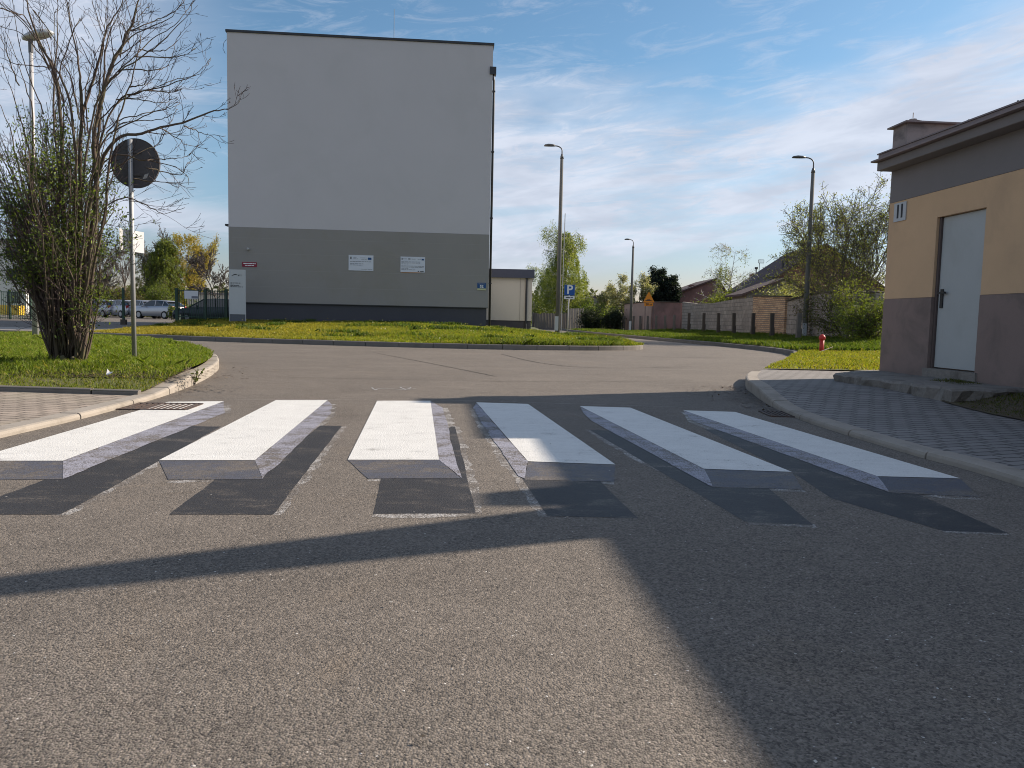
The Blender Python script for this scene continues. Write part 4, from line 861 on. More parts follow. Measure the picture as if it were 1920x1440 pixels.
def strands(rg,b,env):
    Hh,Rr,prof,n,ln,z0=env; pts=[]
    for k in range(n):
        t=rg.rand()**.8; rmax=Rr*np.interp(t,np.linspace(0,1,len(prof)),prof); a=rg.uniform(0,6.283); r=rmax*rg.uniform(.25,1.)**.6; L=rg.uniform(.4,1.)*ln
        p=np.array([b[0]+r*math.cos(a),b[1]+r*math.sin(a),b[2]+z0+t*(Hh-z0)]); d=np.array([math.cos(a)*.15,math.sin(a)*.15,-1.]) if ln>0 else np.array([math.cos(a),math.sin(a),1.2])
        for j in range(6): pts.append(p+d*abs(L)*j/5)
    return pts
def tree(name,base,prm,label,cat,nl,spread,size,cols,bark='far_bark',droop=0.,seed=1,group=None,leafm='leaves',d0=(0,0,1),stems=1,sides=5,flat=0.,stemspread=.35,crown='crown',env=None):
    rg=np.random.RandomState(seed); out=[];an=[]; b=np.array(base,float); e=empty(name,tuple(base),label,cat,group)
    for s in range(stems):
        d=np.array(d0,float)+ (rg.normal(0,stemspread,3)*[1,1,0] if stems>1 else 0); d/=np.linalg.norm(d)
        grow(rg,b+(rg.normal(0,.12,3)*[1,1,0] if stems>1 else 0),d,prm['L']*(rg.uniform(.75,1.1) if stems>1 else 1),prm['r'],0,out,an,prm)
    mb=MB()
    for pts,rad,lev in out: mb.tube(pts,rad,sides if lev<2 else 3,cap=False)
    mb.build('trunk',bark,e,smooth=True)
    if nl:
        if env: ns=int(nl*.65); v2,k2=leaves(rg,strands(rg,b,env),ns,.07,size,cols); nl-=ns
        v,k=leaves(rg,an,nl,spread,size,cols,droop,flat)
        if env: v=np.concatenate([v,v2]);k=np.concatenate([k,k2])
        fastmesh(crown,v,4,leafm,k,e)
    return e
def pr(L,r,levels=3,kids=(9,6,5),ratio=(.55,.5,.5),ang=((30,60),(25,60),(25,60)),trop=(.02,.05,.04),wob=.10,seg=(8,6,4,3),start=(.25,.15,.1),leaflev=2,taper=.85,rmin=.012):
    return dict(L=L,r=r,levels=levels,kids=kids,ratio=ratio,ang=ang,trop=trop,wob=wob,seg=seg,start=start,leaflev=leaflev,taper=taper,rmin=rmin)
GR=[(.10,.14,.025),(.13,.17,.03),(.08,.11,.03)]; GY=[(.20,.24,.04),(.16,.20,.04),(.13,.17,.04)]
# birch behind the tall lamp
q=P(1058,612,80); tree('birch',(q[0],80,.05),pr(9.6,.20,3,(36,7,5),(.34,.5,.5),((40,75),(30,60),(30,60)),(.03,-.06,-.12),.06,start=(.12,.2,.1),rmin=.012),'tall fresh green birch with hanging twigs behind the tall lamp and parking sign','tree',60000,.16,.07,[(.26,.31,.08),(.20,.25,.065),(.14,.19,.05),(.32,.36,.11)],'birch_bark',.45,3,env=(9.9,2.7,[.5,.9,1,.95,.75,.5,.3,.12],800,1.2,.8))
q=P(1030,612,86); tree('small_birch',(q[0],86,.05),pr(6.5,.12,3,(22,6,4),(.38,.5,.5),((35,70),(30,60),(30,60)),(.03,-.06,-.1),.07,start=(.1,.2,.1)),'smaller birch filling the left side of the big birch behind the annex','tree',26000,.16,.075,[(.21,.26,.06),(.15,.20,.05),(.26,.31,.08)],'birch_bark',.4,5,env=(6.6,2.6,[.6,1,.95,.7,.45,.15],450,1.0,.3))
# weeping birch behind the block wall
q=P(1353,610,70); tree('weeping_birch',(q[0],70,.05),pr(7.4,.10,3,(24,5,4),(.36,.5,.5),((35,75),(30,60),(30,60)),(.03,-.05,-.10),.05,start=(.3,.2,.1),rmin=.01),'slender white stemmed birch rising above the sagging block wall','tree',3600,.14,.07,[(.20,.23,.09),(.15,.19,.07)],'birch_bark',.3,7,env=(6.2,2.2,[1,.9,.6,.3,.3,.2],90,1.0,1.2))
q=P(1345,606,67); tree('round_bush',(q[0],67,.05),pr(3.0,.06,2,(9,6),(.6,.5),((25,70),(30,60)),(.02,.02),.12,start=(.1,.1),leaflev=1),'dense fresh green bush under the slender birch behind the block wall','bush',13000,.30,.085,GY,seed=8,stems=8,stemspread=.5)
# spruce
q=P(1077,612,84); tree('spruce',(q[0],84,.05),pr(5.9,.10,2,(46,7),(.33,.4),((75,100),(40,70)),(.0,-.02),.02,start=(.05,.2),leaflev=1),'small dark spruce with a pointed top right of the parking sign','tree',9000,.07,.085,[(.03,.05,.022),(.045,.065,.025)],seed=9)
# blossom trees
BL=[(.62,.60,.50),(.50,.50,.38),(.20,.22,.07),(.16,.19,.06),(.30,.28,.20)]
for i,(px,top,Y,sd,lb) in enumerate([(1168,522,80,11,'white blossoming fruit tree left of the lamp above the pink wall'),(1196,512,82,12,'white blossoming fruit tree right behind the lamp, beside the dark conifer'),(1128,545,86,13,'paler fruit tree in blossom behind the small garden shed')]):
    q=P(px,612,Y); h=topz(px,top,Y); tree('blossom_tree',(q[0],Y,.05),pr(h*.8,.12,3,(9,6,5),(.55,.5,.5),((30,60),(25,55),(25,60)),(.03,.10,.08),.12),lb,'tree',6500,.16,.085,BL,seed=sd,group='fruit trees in white blossom',leafm='blossom')
for i,(px,Y,h,sd,lb) in enumerate([(1100,77,3.0,21,'bright green bush above the pale board fence'),(1128,78,3.1,22,'bright green bush between the fence and the blossoming trees'),(1082,79,2.4,23,'low dark green bush at the foot of the spruce')]):
    q=P(px,612,Y); tree('garden_bush',(q[0],Y,.05),pr(h*.75,.05,2,(8,6),(.6,.5),((25,65),(30,60)),(.02,.02),.12,start=(.1,.1),leaflev=1),lb,'bush',7000,.28,.085,[(.12,.18,.03),(.16,.22,.04),(.09,.13,.03)],seed=sd,stems=7,stemspread=.45,group='bushes in the gardens behind the fence')
for i,(px,Y,h,sd,lb) in enumerate([(1118,70.6,2.3,31,'dark evergreen shrub in front of the board fence at its left'),(1150,70.4,2.2,32,'dark evergreen shrub in front of the board fence beside the pink wall')]):
    q=P(px,612,Y); tree('evergreen_shrub',(q[0],Y,.05),pr(h*.75,.05,2,(8,6),(.55,.5),((25,65),(30,60)),(.02,.02),.12,start=(.05,.1),leaflev=1),lb,'bush',6500,.24,.08,[(.022,.032,.02),(.03,.045,.025)],seed=sd,stems=6,stemspread=.5,group='dark shrubs at the board fence')
# dark conifers
for i,(px,top,Y,sd,lb) in enumerate([(1236,508,84,41,'tallest dark conifer of the clump above the pink wall'),(1216,524,83,42,'left dark conifer of the clump, behind the orange sign'),(1256,524,83,43,'right dark conifer of the clump, above the reddish shed')]):
    q=P(px,612,Y); h=topz(px,top,Y); tree('dark_conifer',(q[0],Y,.05),pr(h*.92,.14,2,(44,8),(.30,.45),((45,75),(30,60)),(.01,.12),.03,start=(.05,.15),leaflev=1),lb,'tree',15000,.17,.11,[(.012,.022,.022),(.020,.032,.028)],seed=sd,group='clump of dark conifers above the pink wall')
# big shrub right of the lamp
q=P(1592,637,36.5); tree('large_shrub',(q[0],36.5,.15),pr(6.2,.06,3,(12,7,4),(.55,.5,.5),((15,45),(20,50),(25,55)),(.03,.02,.0),.09,start=(.25,.15,.1),rmin=.009),'large leafing multi stemmed shrub right of the lamp, reaching above the house roof','bush',21000,.10,.045,[(.30,.33,.10),(.23,.26,.08),(.16,.19,.06)],'far_bark',.0,51,stems=13,stemspread=.36)
for i,(px,Y,h,sd,lb,cl) in enumerate([(1618,31,2.9,61,'yellow green leafy bush against the far corner of the ochre building',GY),(1590,33.5,3.4,62,'dark leafy bush between the lamp and the ochre building',[(.10,.12,.03),(.07,.09,.03)]),(1640,28,2.3,63,'low green bush right beside the ochre building corner',[(.12,.16,.03),(.09,.12,.03)]),(1530,37.2,2.8,64,'brownish twiggy bush in front of the crumbling block wall',[(.13,.11,.05),(.10,.09,.04)])]):
    q=P(px,635,Y); tree('leafy_bush',(q[0],Y,.12),pr(h*.72,.035,2,(9,7),(.6,.5),((20,60),(30,60)),(.02,.0),.12,start=(.1,.1),leaflev=1,rmin=.008),lb,'bush',7000,.17,.045,cl,'bark',seed=sd,stems=9,stemspread=.5,group='bushes between the walls and the ochre building')
q=P(1490,600,62); tree('flowering_bush',(xk(1470,58),58,.1),pr(3.2,.04,2,(9,6),(.6,.5),((20,60),(30,60)),(.02,.0),.12,start=(.1,.1),leaflev=1),'bush with white and yellow flowers above the brick wall','bush',9000,.30,.09,[(.58,.58,.35),(.25,.27,.07),(.18,.21,.05),(.40,.40,.16)],seed=71,stems=10,stemspread=.6,leafm='blossom')
# trees on the left
LT=[(214,405,82,81,'bare tree behind the parked cars, left of the sign pole',0,'far_bark'),(268,425,84,82,'bare tree directly behind the sign pole and small plates',600,'far_bark'),(180,440,88,83,'bare tree behind the shrub trunks',600,'far_bark'),(412,455,62,84,'thin bare tree close to the left edge of the grey building',0,'far_bark'),(237,430,90,85,'bare twiggy tree between the two larger bare trees',500,'far_bark')]
for px,top,Y,sd,lb,nl,bk in LT:
    q=P(px,598,Y); h=topz(px,top,Y); tree('bare_tree',(q[0],Y,.3),pr(h*.70,.16 if px<400 else .09,3,(15,9,6),(.55,.5,.5),((25,60),(25,55),(25,60)),(.03,.08,.06),.10,start=(.3,.15,.1),rmin=.022),lb,'tree',nl,.2,.07,[(.14,.13,.06)],bk,seed=sd,group='bare trees behind the parking lot')
q=P(310,598,84); tree('green_tree',(q[0],84,.3),pr(7.2,.15,3,(22,7,5),(.42,.5,.5),((25,60),(25,55),(25,60)),(.03,.04,.02),.10,start=(.12,.15,.1)),'fresh green leafy tree between the bare trees and the yellowish tree','tree',26000,.22,.09,[(.19,.24,.05),(.11,.15,.04),(.18,.21,.06)],seed=91,env=(8.2,2.6,[.6,.9,1,.95,.8,.5,.2],600,.5,.8))
q=P(288,598,88); tree('olive_tree',(q[0],88,.3),pr(6.6,.15,3,(20,7,5),(.42,.5,.5),((25,60),(25,55),(25,60)),(.03,.04,.02),.10,start=(.12,.15,.1)),'olive brown leafy tree just right of the sign pole','tree',8000,.22,.085,[(.12,.13,.05),(.09,.10,.04)],seed=92,env=(7.2,2.6,[.6,.9,1,.95,.8,.5,.2],160,.5,.8))
q=P(351,598,86); tree('yellow_tree',(q[0],86,.3),pr(7.6,.16,3,(24,7,5),(.46,.5,.5),((20,42),(20,40),(20,45)),(.03,.08,.08),.07,start=(.15,.15,.1)),'tall yellowish budding tree left of the grey building','tree',26000,.16,.08,[(.40,.30,.08),(.33,.26,.07),(.25,.25,.06)],seed=93,env=(8.8,1.9,[.4,.8,1,1,.95,.8,.45],700,-.6,1.0))
for i,(px,Y,h,sd,lb,cl) in enumerate([(180,78,3.2,101,'leafy undergrowth behind the leftmost silver car',GR),(215,80,3.4,102,'brownish undergrowth behind the parked cars left of the sign pole',[(.13,.10,.05),(.10,.09,.04)]),(262,80,3.0,103,'brownish undergrowth behind the cars right of the sign pole',[(.13,.10,.05),(.11,.11,.04)]),(303,76,3.4,104,'green undergrowth just left of the green gate',GR),(329,57,1.0,105,'low green shrub beside the left gate post',GR),(362,66,1.4,106,'low green plants seen through the gate bars',GR)]):
    q=P(px,598,Y); tree('undergrowth',(q[0],Y,.3),pr(h*.75,.04,2,(9,6),(.6,.5),((25,65),(30,60)),(.02,.02),.12,start=(.1,.1),leaflev=1),lb,'bush',int(5000*min(1,h/3)),.35*min(1,h/3),.09,cl,seed=sd,stems=7,stemspread=.55 if h>1.5 else .25,group='undergrowth behind the parking lot')
# far-off wooded horizon
rg=np.random.RandomState(5); n=60000; an=rg.uniform(-62,62,n); dist=rg.uniform(150,230,n); x=dist*np.sin(np.radians(an)); y=dist*np.cos(np.radians(an)); hmax=3.0+3.2*vn(an*.35,an*0,1.,2)+2.5*vn(an*1.4,an*0,1.,3); z=rg.rand(n)**.8*hmax
c=np.column_stack([x,y,z]); a=rg.normal(0,1,(n,3)); b=rg.normal(0,1,(n,3)); s=rg.uniform(.3,.7,n)[:,None]; v=np.stack([c-a*s*.6,c+b*s*.4,c+a*s*.6,c-b*s*.4],1)
o=fastmesh('far_woodland',v,4,'leaves',np.array([(.09,.10,.05),(.11,.12,.05),(.07,.08,.05)])[rg.randint(0,3,n)]); o['kind']='stuff'; tag(o,'distant low belt of trees along the horizon','woodland')
# ------------------------------------------------------------------ hero shrub on the left lawn
rg=np.random.RandomState(12); YS=9.75; base=P(118,690,YS); e=empty('tall_shrub',(base[0],YS,.13),'tall many stemmed half bare shrub with young leaves on the left lawn','shrub')
stems=[ # pixel way points, depth offset, base radius
 ([(150,690),(160,600),(168,500),(172,450),(183,350),(178,260),(190,185),(213,110),(240,60),(262,5),(275,-60)],.00,.060),
 ([(150,690),(158,600),(160,520),(165,420),(190,310),(215,262),(262,250),(300,240),(360,225),(400,208),(425,205),(446,190)],-.12,.040),
 ([(140,692),(148,600),(148,500),(150,400),(152,300),(160,215),(172,165),(190,100),(203,50),(226,10),(240,-50)],.15,.045),
 ([(118,690),(105,600),(98,520),(108,410),(118,310),(114,210),(97,130),(72,62),(50,5),(40,-40)],.10,.050),
 ([(106,690),(86,610),(66,545),(42,470),(12,400),(-30,340)],-.05,.050),
 ([(130,692),(132,600),(130,500),(138,380),(142,280),(128,190),(108,140),(78,90),(40,40),(-5,-2)],-.15,.034),
 ([(138,690),(140,560),(146,420),(152,270),(152,190),(150,130),(138,80),(122,0),(118,-50)],.25,.034),
 ([(156,690),(168,600),(176,480),(178,350),(184,250),(190,170),(196,100),(212,50),(236,-5)],.3,.038),
 ([(158,690),(170,610),(180,500),(196,400),(205,330),(216,255),(232,190),(252,140),(262,60),(250,0)],-.3,.028),
 ([(95,690),(75,600),(58,520),(50,420),(60,310),(62,210),(40,140),(10,60)],.2,.030),
 ([(125,690),(118,560),(120,430),(110,300),(98,200),(104,110),(108,30),(112,-40)],.35,.030),
 ([(145,690),(150,560),(158,430),(170,340),(200,262),(236,235),(280,215),(318,202),(334,190)],-.35,.022),
 ([(150,690),(160,520),(180,350),(192,260),(222,190),(262,172),(330,155),(375,135),(396,108)],.2,.024),
 ([(150,690),(160,520),(172,330),(188,200),(222,100),(262,62),(322,30),(348,-10)],.1,.024),
 ([(148,690),(150,500),(160,330),(176,220),(208,150),(262,108),(310,70),(350,30),(364,-8)],-.2,.022),
 ([(152,690),(158,520),(178,340),(220,290),(262,300),(318,310),(350,330),(352,345)],.05,.018),
 ([(152,690),(166,520),(186,400),(235,372),(285,390),(310,402),(346,388)],.25,.018),
 ([(112,690),(96,560),(70,440),(40,330),(16,240),(-10,170)],.3,.028),
 ([(110,690),(90,580),(62,470),(20,420),(-40,410)],-.3,.028),
 ([(120,690),(112,560),(90,420),(60,300),(32,190),(0,120)],-.1,.026),
 ([(100,690),(78,620),(68,560),(60,500)],-.25,.020),([(160,690),(163,640),(170,610),(172,560)],-.35,.018),
 ([(165,690),(172,640),(185,560),(190,470),(205,400),(222,352)],.4,.022)]
wood=[];anch=[];tw=[]
prm=pr(.9,.010,2,(3,2),(.55,.5),((20,50),(20,50)),(.10,.09),.09,seg=(6,4,3),start=(.15,.2),leaflev=0,rmin=.0022,taper=.8)
for pts,dy,rr in stems:
    n=len(pts); w_=[]
    for i,(x,y) in enumerate(pts):
        x+=rg.normal(0,2.);t=i/(n-1); x=x+(128-x)*.18*max(0,1-t*3); w_.append(P(x,y,YS+dy*(t*1.6+.2)+ (rg.normal(0,.03))))
    w3=[]
    for i in range(n-1):
        p0=w_[max(i-1,0)];p1=w_[i];p2=w_[i+1];p3=w_[min(i+2,n-1)]
        for k in range(4):
            t=k/4; w3.append(.5*((2*p1)+(-p0+p2)*t+(2*p0-5*p1+4*p2-p3)*t*t+(-p0+3*p1-3*p2+p3)*t**3))
    w3.append(w_[-1]); m=len(w3); rad=[max(rr*.74*(1-i/(m-1))**.75*(1+.2*(i<4)),.0035) for i in range(m)]
    w3=[q+rg.normal(0,.006,3) for q in w3]; wood.append((w3,rad,7 if rr>.03 else 5))
    # side branches
    for k in range(int(m*.24)):
        i=rg.randint(int(m*.25),m-1); d=w3[min(i+1,m-1)]-w3[i]; d/=np.linalg.norm(d)+1e-9; an=R(rg.uniform(22,55)); ax=np.cross(d,rg.normal(0,1,3)); ax/=np.linalg.norm(ax); nd=d*math.cos(an)+np.cross(ax,d)*math.sin(an)
        prm['L']=rg.uniform(.3,.85)*(.55 if w3[i][0]>-4.45 else 1); o_=[];an_=[]; grow(rg,w3[i],nd,prm['L'],max(min(rad[i]*.5,.008),.0028),0,o_,an_,prm)
        for a,b,l in o_: tw.append((a,b))
        anch+=[q for q in an_ if q[2]<3.3+rg.normal(0,.25) and (q[0]<-4.98 or q[2]<1.35) and rg.rand()<(1 if q[0]<-4.98 else .12)]
arcs=[[(760,890),(860,790),(980,720),(1150,660),(1300,600),(1480,560),(1560,490),(1580,440)],[(870,745),(1000,740),(1200,770),(1290,750),(1330,720)],[(800,1000),(900,900),(1100,850),(1220,820),(1300,800),(1350,770)],[(830,1000),(930,920),(1180,900),(1290,860),(1330,820)],
[(940,240),(1000,220),(1150,160),(1300,90),(1380,10),(1400,-40)],[(800,640),(850,570),(1000,430),(1150,290),(1300,190),(1400,80),(1450,0),(1455,-50)],[(1050,370),(1200,385),(1300,340),(1360,240)],[(1000,425),(1300,430),(1400,400),(1460,365)],[(920,520),(1150,525),(1230,510),(1290,430),(1310,340)],
[(980,650),(1080,640),(1140,620)],[(1100,680),(1300,690),(1370,660)],[(1100,1200),(1190,1195),(1290,1190),(1400,1170),(1450,1140)],[(1100,1260),(1190,1280),(1350,1310),(1400,1230),(1430,1210)],[(1000,1340),(1140,1360),(1290,1375),(1400,1370)],[(1200,960),(1250,990),(1340,1040),(1400,1090),(1560,1110)],
[(1380,945),(1450,970),(1550,1010),(1690,1020)],[(800,1300),(860,1270),(1000,1170),(1180,1080),(1240,1000),(1280,920),(1310,860)],[(370,510),(200,150),(110,100),(0,30),(-60,-10)],[(370,510),(300,400),(170,260),(0,200),(-80,180)],[(360,510),(350,505),(130,480),(0,430),(-60,400)],[(330,860),(270,700),(160,400),(100,50),(90,-60)],
[(600,900),(520,560),(415,400),(410,130),(430,60)],[(640,1000),(620,800),(600,560),(560,250),(480,0),(470,-50)],[(760,420),(780,290),(750,200),(690,0),(680,-60)],[(700,1000),(740,700),(760,450),(790,200),(800,0),(805,-60)],[(960,320),(940,220),(900,150),(860,20),(850,-50)],[(900,420),(940,260),(1000,180),(1100,60),(1150,30)],
[(700,1000),(800,560),(880,420),(950,300),(1010,120),(1060,0),(1070,-50)],[(420,640),(480,420),(580,160),(620,170),(700,300)],[(250,80),(330,180),(450,360),(560,600)],[(140,640),(60,420),(20,300),(-40,200)],[(660,1000),(640,700),(670,560),(720,400),(760,330)],[(480,760),(420,560),(350,300),(260,100),(180,-20)],[(0,60),(140,120),(250,250),(330,420),(400,600),(440,800)],[(560,1040),(500,820),(420,640),(350,420),(300,250),(290,90)]]
for a_ in arcs:
    dy=rg.uniform(-.25,.35); pts=smooth_line([(x/4.,y/4.) for x,y in a_],5); m=len(pts); w3=[P(x,y,YS+dy+.1*math.sin(i*.5+dy*9))+rg.normal(0,.005,3) for i,(x,y) in enumerate(pts)]
    wood.append((w3,[max(.0088*(1-i/(m-1))**.8,.0034) for i in range(m)],5))
    for k in range(6):
        i=rg.randint(2,m-1); d=w3[i]-w3[i-1]; d/=np.linalg.norm(d)+1e-9; an=R(rg.uniform(20,50)); ax=np.cross(d,rg.normal(0,1,3)); ax/=np.linalg.norm(ax); nd=d*math.cos(an)+np.cross(ax,d)*math.sin(an)
        o_=[];grow(rg,w3[i],nd,rg.uniform(.12,.40),.0038,1,o_,[],prm)
        for a,b,l in o_: tw.append((a,b))
# dense thin suckers in the lower half
for k in range(130):
    x0=rg.uniform(102,155); xt=118+(x0-128)*rg.uniform(1.0,3.4)+rg.normal(0,30); yt=rg.uniform(190,520)
    if k>=80: x0=rg.uniform(95,125); xt=rg.uniform(-70,85); yt=rg.uniform(180,430)
    yt=max(yt,230 if xt>215 else 180); dy=rg.normal(0,.30); n=9; w_=[]
    for i in range(n):
        t=i/(n-1); bx=x0+(xt-x0)*t**1.5; by=688+(yt-688)*t; w_.append(P(bx+rg.normal(0,3.),by,YS+dy*t*1.8)+rg.normal(0,.012,3)*t)
    rr=rg.uniform(.007,.018); wood.append((w_,[max(rr*(1-.75*i/(n-1)),.0035) for i in range(n)],4))
    for j in range(6):
        i=rg.randint(2,n-1); d=w_[i]-w_[i-1]; d/=np.linalg.norm(d); an=R(rg.uniform(25,70)); ax=np.cross(d,rg.normal(0,1,3)); ax/=np.linalg.norm(ax); nd=d*math.cos(an)+np.cross(ax,d)*math.sin(an)
        o_=[];an_=[]; grow(rg,w_[i],nd,rg.uniform(.2,.6),.004,0,o_,an_,prm)
        for a,b,l in o_: tw.append((a,b))
        anch+=[q for q in an_ if q[0]<-4.98 or rg.rand()<.12]
mb=MB(); k=0
for w_,rad,sd in wood: mb.tube(w_,rad,sd)
mb.build('trunk','bark',e,smooth=True)
mb=MB()
for a,b in tw: mb.tube(a,b,3,cap=False)
o=mb.build('twigs','twig',e); 
# cut stumps at the foot
mb=MB()
for (x,y,xt,yt,r_0) in [(131,692,116,668,.035),(141,693,136,670,.028)]: mb.tube([P(x,y,YS-.12),P((x+xt)/2,(y+yt)/2,YS-.15),P(xt,yt,YS-.2)],[r_0*1.25,r_0,r_0*.8],9)
mb.build('stump','bark',e,smooth=True)
anch=np.array(anch); keep=(anch[:,2]>.55)&(rg.rand(len(anch))<np.interp(anch[:,2],[.5,1.2,3.0,3.6,4.4],[.25,1,.9,.25,.04])); clump=vn(anch[:,0]*1.0,anch[:,2],2.6,4)>.38; A_=anch[keep&clump]
v,kc=leaves(rg,A_,23000,.05,.0205,[(.13,.19,.03),(.09,.13,.03),(.055,.085,.028),(.04,.06,.025),(.17,.22,.04)]); fastmesh('foliage',v,4,'leaves',kc,e)
# ------------------------------------------------------------------ grass
def grass(name,x,y,z,h,w_,cols,seed,label,lean=.45,seg2=True):
    rg=np.random.RandomState(seed); n=len(x); a=rg.uniform(0,2*math.pi,n); wv=np.column_stack([np.cos(a),np.sin(a),np.zeros(n)])*w_[:,None]*.5
    l=rg.normal(0,lean,(n,2))*h[:,None]; b=np.column_stack([x,y,z]); mid=b+np.column_stack([l*.35,h*.6]); tip=b+np.column_stack([l,h*rg.uniform(.8,1.,n)])
    v=np.stack([b-wv,b+wv,mid+wv*.7,tip,mid-wv*.7],1); o=fastmesh(name,v,5,'grass_blades',cols); o['kind']='stuff'; return tag(o,label,'grass')
def gcol(rg,x,y,a,b,c,s=1.1,seed=0):
    k=vn(x,y,s,seed)[:,None]*.6+vn(x,y,s*4,seed+3)[:,None]*.4; r2=rg.rand(len(x))[:,None]; col=np.array(a)*(1-k)+np.array(b)*k; col=np.where(r2>.86,np.array(c),col); return col*rg.uniform(.7,1.3,len(x))[:,None]
rg=np.random.RandomState(2)
# left lawn
n=150000; y=7.5+(22.5-7.5)*rg.rand(n)**1.25; x=kxL(y)-.11-rg.rand(n)**1.1*np.interp(y,[7,22],[5.5,12]); ok=(y>EDY(x)+.04); x,y=x[ok],y[ok]
bare=np.exp(-(((x+3.9-.0)/2.2)**2+((y-8.0)/.75)**2)); keep=rg.rand(len(x))>bare*.72; x,y=x[keep],y[keep]; bare=bare[keep]
near_edge=np.clip((y-EDY(x))/.5,0,1); hh=(.035+.06*vn(x,y,1.8,1))*(.5+.5*near_edge)*(1-.45*bare)*rg.uniform(.6,1.3,len(x))
col=gcol(rg,x,y,(.105,.165,.018),(.165,.225,.024),(.26,.25,.09),1.0,1); col=col*(1-.35*bare[:,None])+np.array((.15,.11,.04))*.35*bare[:,None]
grass('left_grass',x,y,zlawn(x,y)-.005,hh,rg.uniform(.006,.012,len(x))*np.interp(y,[7,20],[1,2]),col,3,'fresh green grass round the shrub and sign pole on the left lawn')
# island grass
n=190000; s=rg.rand(n); t=rg.rand(n)**1.15*.40; x,y=ixy(s,t); wl=vn(x,y,.35,7); dark=np.maximum(0,vn(x,y,.55,8)-.62)*2.6
hh=(.05+.07*vn(x,y,.9,5)+.12*dark)*rg.uniform(.5,1.3,n)
col=gcol(rg,x,y,(.14,.20,.02),(.21,.25,.025),(.34,.28,.07),.7,6)
lft=np.clip((-x-3)/8,0,1)[:,None]*.7; col=col*(1-lft)+lft*np.array((.34,.27,.05))*rg.uniform(.7,1.3,n)[:,None]; dd=np.clip(dark,0,1)[:,None]; col=col*(1-dd*.75)+dd*.75*np.array((.07,.11,.02))
grass('island_grass',x,y,T(x,y)-.01,hh,rg.uniform(.012,.026,n),col,4,'yellow green rough grass on the bank in front of the grey building')
m=70; s=rg.rand(m); t=.03+rg.rand(m)*.33; cx,cy=ixy(s,t); per=170; x=np.repeat(cx,per)+rg.normal(0,.16,m*per)*np.repeat(rg.uniform(.5,2.2,m),per); y=np.repeat(cy,per)+rg.normal(0,.12,m*per); y=np.maximum(y,kyI(np.minimum(x,4.2))+.2); ok=x<3.6; x,y=x[ok],y[ok]
kk=rg.uniform(.7,1.3,len(x))[:,None]; grass('weed_tufts',x,y,T(x,y)-.01,rg.uniform(.06,.24,len(x)),rg.uniform(.015,.035,len(x)),np.array((.075,.12,.022))*kk,14,'darker tufts of taller weeds in the rough grass of the bank')
m=46; y=8.6+rg.rand(m)*10; cx=kxL(y)-.3-rg.rand(m)*4.5; per=60; x=np.repeat(cx,per)+rg.normal(0,.09,m*per); y=np.repeat(y,per)+rg.normal(0,.09,m*per); ok=(x<kxL(y)-.12); x,y=x[ok],y[ok]; kk=rg.uniform(.7,1.3,len(x))[:,None]
grass('lawn_tufts',x,y,zlawn(x,y)-.01,rg.uniform(.05,.17,len(x)),rg.uniform(.006,.012,len(x)),np.array((.12,.17,.02))*kk,15,'longer grass tufts in the left lawn')
# dandelion clocks / flowers
m=260; s=rg.rand(m); t=rg.rand(m)*.38; x,y=ixy(s,t); c=np.column_stack([x,y,T(x,y)+rg.uniform(.10,.2,m)]); v,kc=leaves(rg,c,m,.001,.03,[(.6,.6,.5),(.62,.48,.05)]); o=fastmesh('dandelion_flowers',v,4,'blossom',kc); o['kind']='stuff'; tag(o,'scattered dandelions in the rough grass of the bank','flowers')
# right lawn and verge
n=60000; y=12.65+(24-12.65)*rg.rand(n); x=kxR(y)+.17+rg.rand(n)*8; col=gcol(rg,x,y,(.16,.205,.022),(.235,.245,.03),(.34,.28,.08),.9,9); hh=(.03+.035*vn(x,y,1.4,3))*rg.uniform(.6,1.3,n)
grass('corner_grass',x,y,zR(x,y)-.005,hh,rg.uniform(.010,.02,n),col,5,'sunlit short grass beyond the right footway around the red hydrant')
n=90000; y=22+(66-22)*rg.rand(n)**1.2; x=kxR(y)+.17+rg.rand(n)*(14.-kxR(y)-.17); col=gcol(rg,x,y,(.07,.12,.018),(.11,.16,.022),(.17,.18,.05),.6,10); hh=(.07+.12*vn(x,y,.7,3)+.16*np.clip((x-11.5)/1.5,0,1)*vn(x,y,.8,13))*rg.uniform(.5,1.3,n)
grass('verge_grass',x,y,zR(x,y)-.01,hh,rg.uniform(.02,.04,n),col,6,'dark green verge grass below the old walls along the side street')
n=9000; y=rg.uniform(6.0,9.3,n); x=4.62+rg.rand(n)*.75; keep=rg.rand(n)<.25+.6*vn(x,y,2.,4); x,y=x[keep],y[keep]; col=gcol(rg,x,y,(.07,.085,.02),(.10,.12,.03),(.16,.13,.06),2.,11)
grass('strip_grass',x,y,zsoil(x,y)-.004,rg.uniform(.012,.035,len(x)),rg.uniform(.005,.01,len(x)),col,7,'thin trampled grass along the foot of the ochre building')
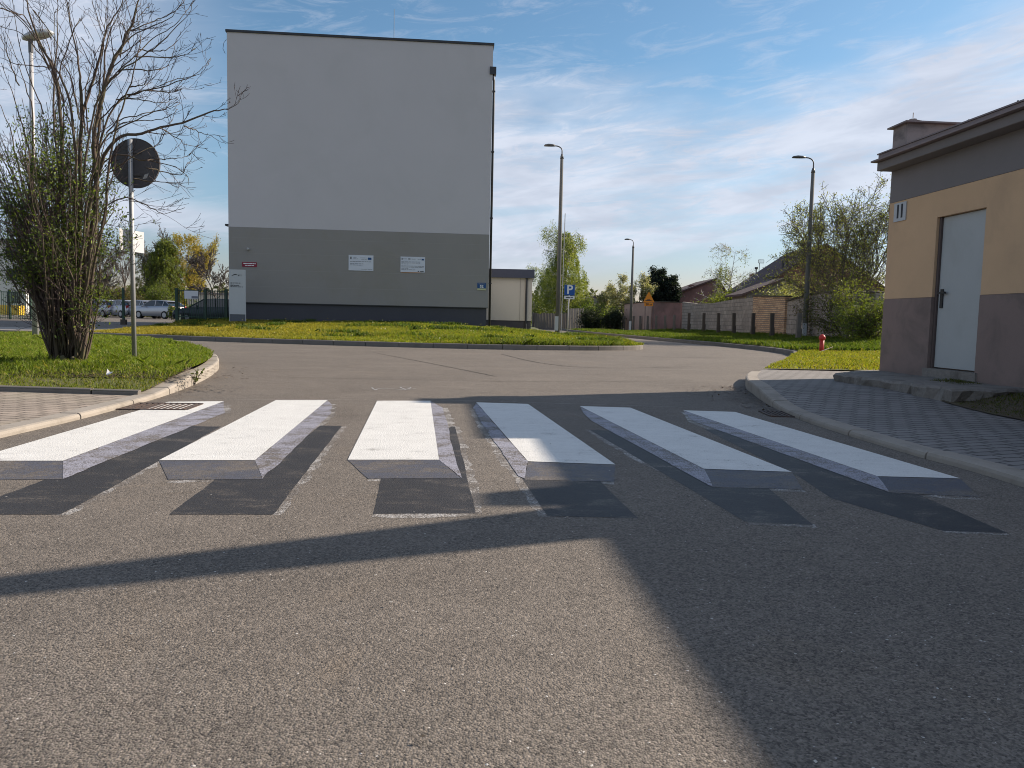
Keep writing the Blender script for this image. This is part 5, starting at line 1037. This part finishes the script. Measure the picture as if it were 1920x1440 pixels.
# fallen leaves and grit by the kerbs
def scatter(name,pts,size,cols,label,cat,seed):
    rg=np.random.RandomState(seed); n=len(pts); c=np.array(pts); a=rg.normal(0,1,(n,3)); a[:,2]*=.06; a/=np.linalg.norm(a,axis=1)[:,None]; b=np.cross(a,[0,0,1.])+rg.normal(0,.05,(n,3)); b/=np.linalg.norm(b,axis=1)[:,None]; s=size*rg.uniform(.4,1.3,n)[:,None]
    v=np.stack([c-a*s,c+b*s*.6,c+a*s,c-b*s*.6],1); cols=np.array(cols); o=fastmesh(name,v,4,'litter',cols[rg.randint(0,len(cols),n)]*rg.uniform(.6,1.2,n)[:,None]); o['kind']='stuff'; return tag(o,label,cat)
LC=[(.09,.06,.045),(.14,.10,.07),(.06,.04,.03),(.18,.14,.10)]
pts=[]
for k in range(800): y=rg.uniform(7.6,10.6); d=abs(rg.normal(0,.16)); pts.append((kxR(y)-.02-d,y,.012))
for k in range(500): y=rg.uniform(8.5,10.6); pts.append((kxR(y)-.05-abs(rg.normal(0,.4)),y,.012))
scatter('fallen_leaves',pts,.019,LC,'dry brown leaves and grit gathered along the right kerb','leaves',1)
pts=[]
for k in range(900): y=rg.uniform(6.2,10.8); d=abs(rg.normal(0,.14)); pts.append((kxL(y)+.02+d,y,.010))
scatter('kerb_grit',pts,.009,[(.20,.15,.11),(.13,.09,.07),(.26,.20,.15)],'brown grit and dry leaves lying along the left kerb','leaves',2)
pts=[(rg.normal(-4.6,.75),8.3+abs(rg.normal(0,.45)),0) for k in range(2200)]; pts=[(x,y,float(zlawn(x,y))+.012) for x,y,_ in pts if y>EDY(x)+.05]
scatter('leaf_litter',pts,.024,LC,'brown leaf litter on the soil in front of the shrub','leaves',3)
pts=[]
for k in range(420):
    x,y=rg.uniform(-3,2.6),rg.uniform(1.2,12); pts.append((x,y,.014))
scatter('road_debris',pts,.006,[(.45,.43,.40),(.10,.08,.06),(.35,.30,.24)],'tiny bits of grit scattered on the asphalt and paint','grit',4)
# weed at the kerb
q=G(365,722); e=empty('kerb_weed',(q[0],q[1],0),'small weed growing from the joint at the foot of the left kerb','plant'); rgw=np.random.RandomState(4); mb=MB(); an=[]
for k in range(7):
    a=rgw.uniform(0,6.28); l=rgw.uniform(.10,.22); p1=np.array([q[0],q[1],0.]); p2=p1+np.array([math.cos(a)*l*.35,math.sin(a)*l*.35,l*.7]); p3=p1+np.array([math.cos(a)*l*.6,math.sin(a)*l*.6,l]); mb.tube([p1,p2,p3],[.003,.0025,.0015],4); an+=[p1*.4+p2*.6,p2,(p2+p3)/2,p3]
mb.build('stem','twig',e); v,kc=leaves(rgw,an,60,.012,.026,[(.14,.17,.04),(.10,.13,.03)]); fastmesh('foliage',v,4,'leaves',kc,e)
mb=MB(); q=G(205,702,.17); mb.add([(q[0]-.035,q[1],.165),(q[0]+.02,q[1]-.03,.175),(q[0]+.04,q[1]+.01,.20),(q[0]-.01,q[1]+.03,.195),(q[0]-.03,q[1]+.02,.23)],[(0,1,2,3),(0,3,4)]); o=mb.build('paper_scrap','paper_white',base=(q[0],q[1],.16)); tag(o,'crumpled white paper scrap in the grass near the sign pole','litter')
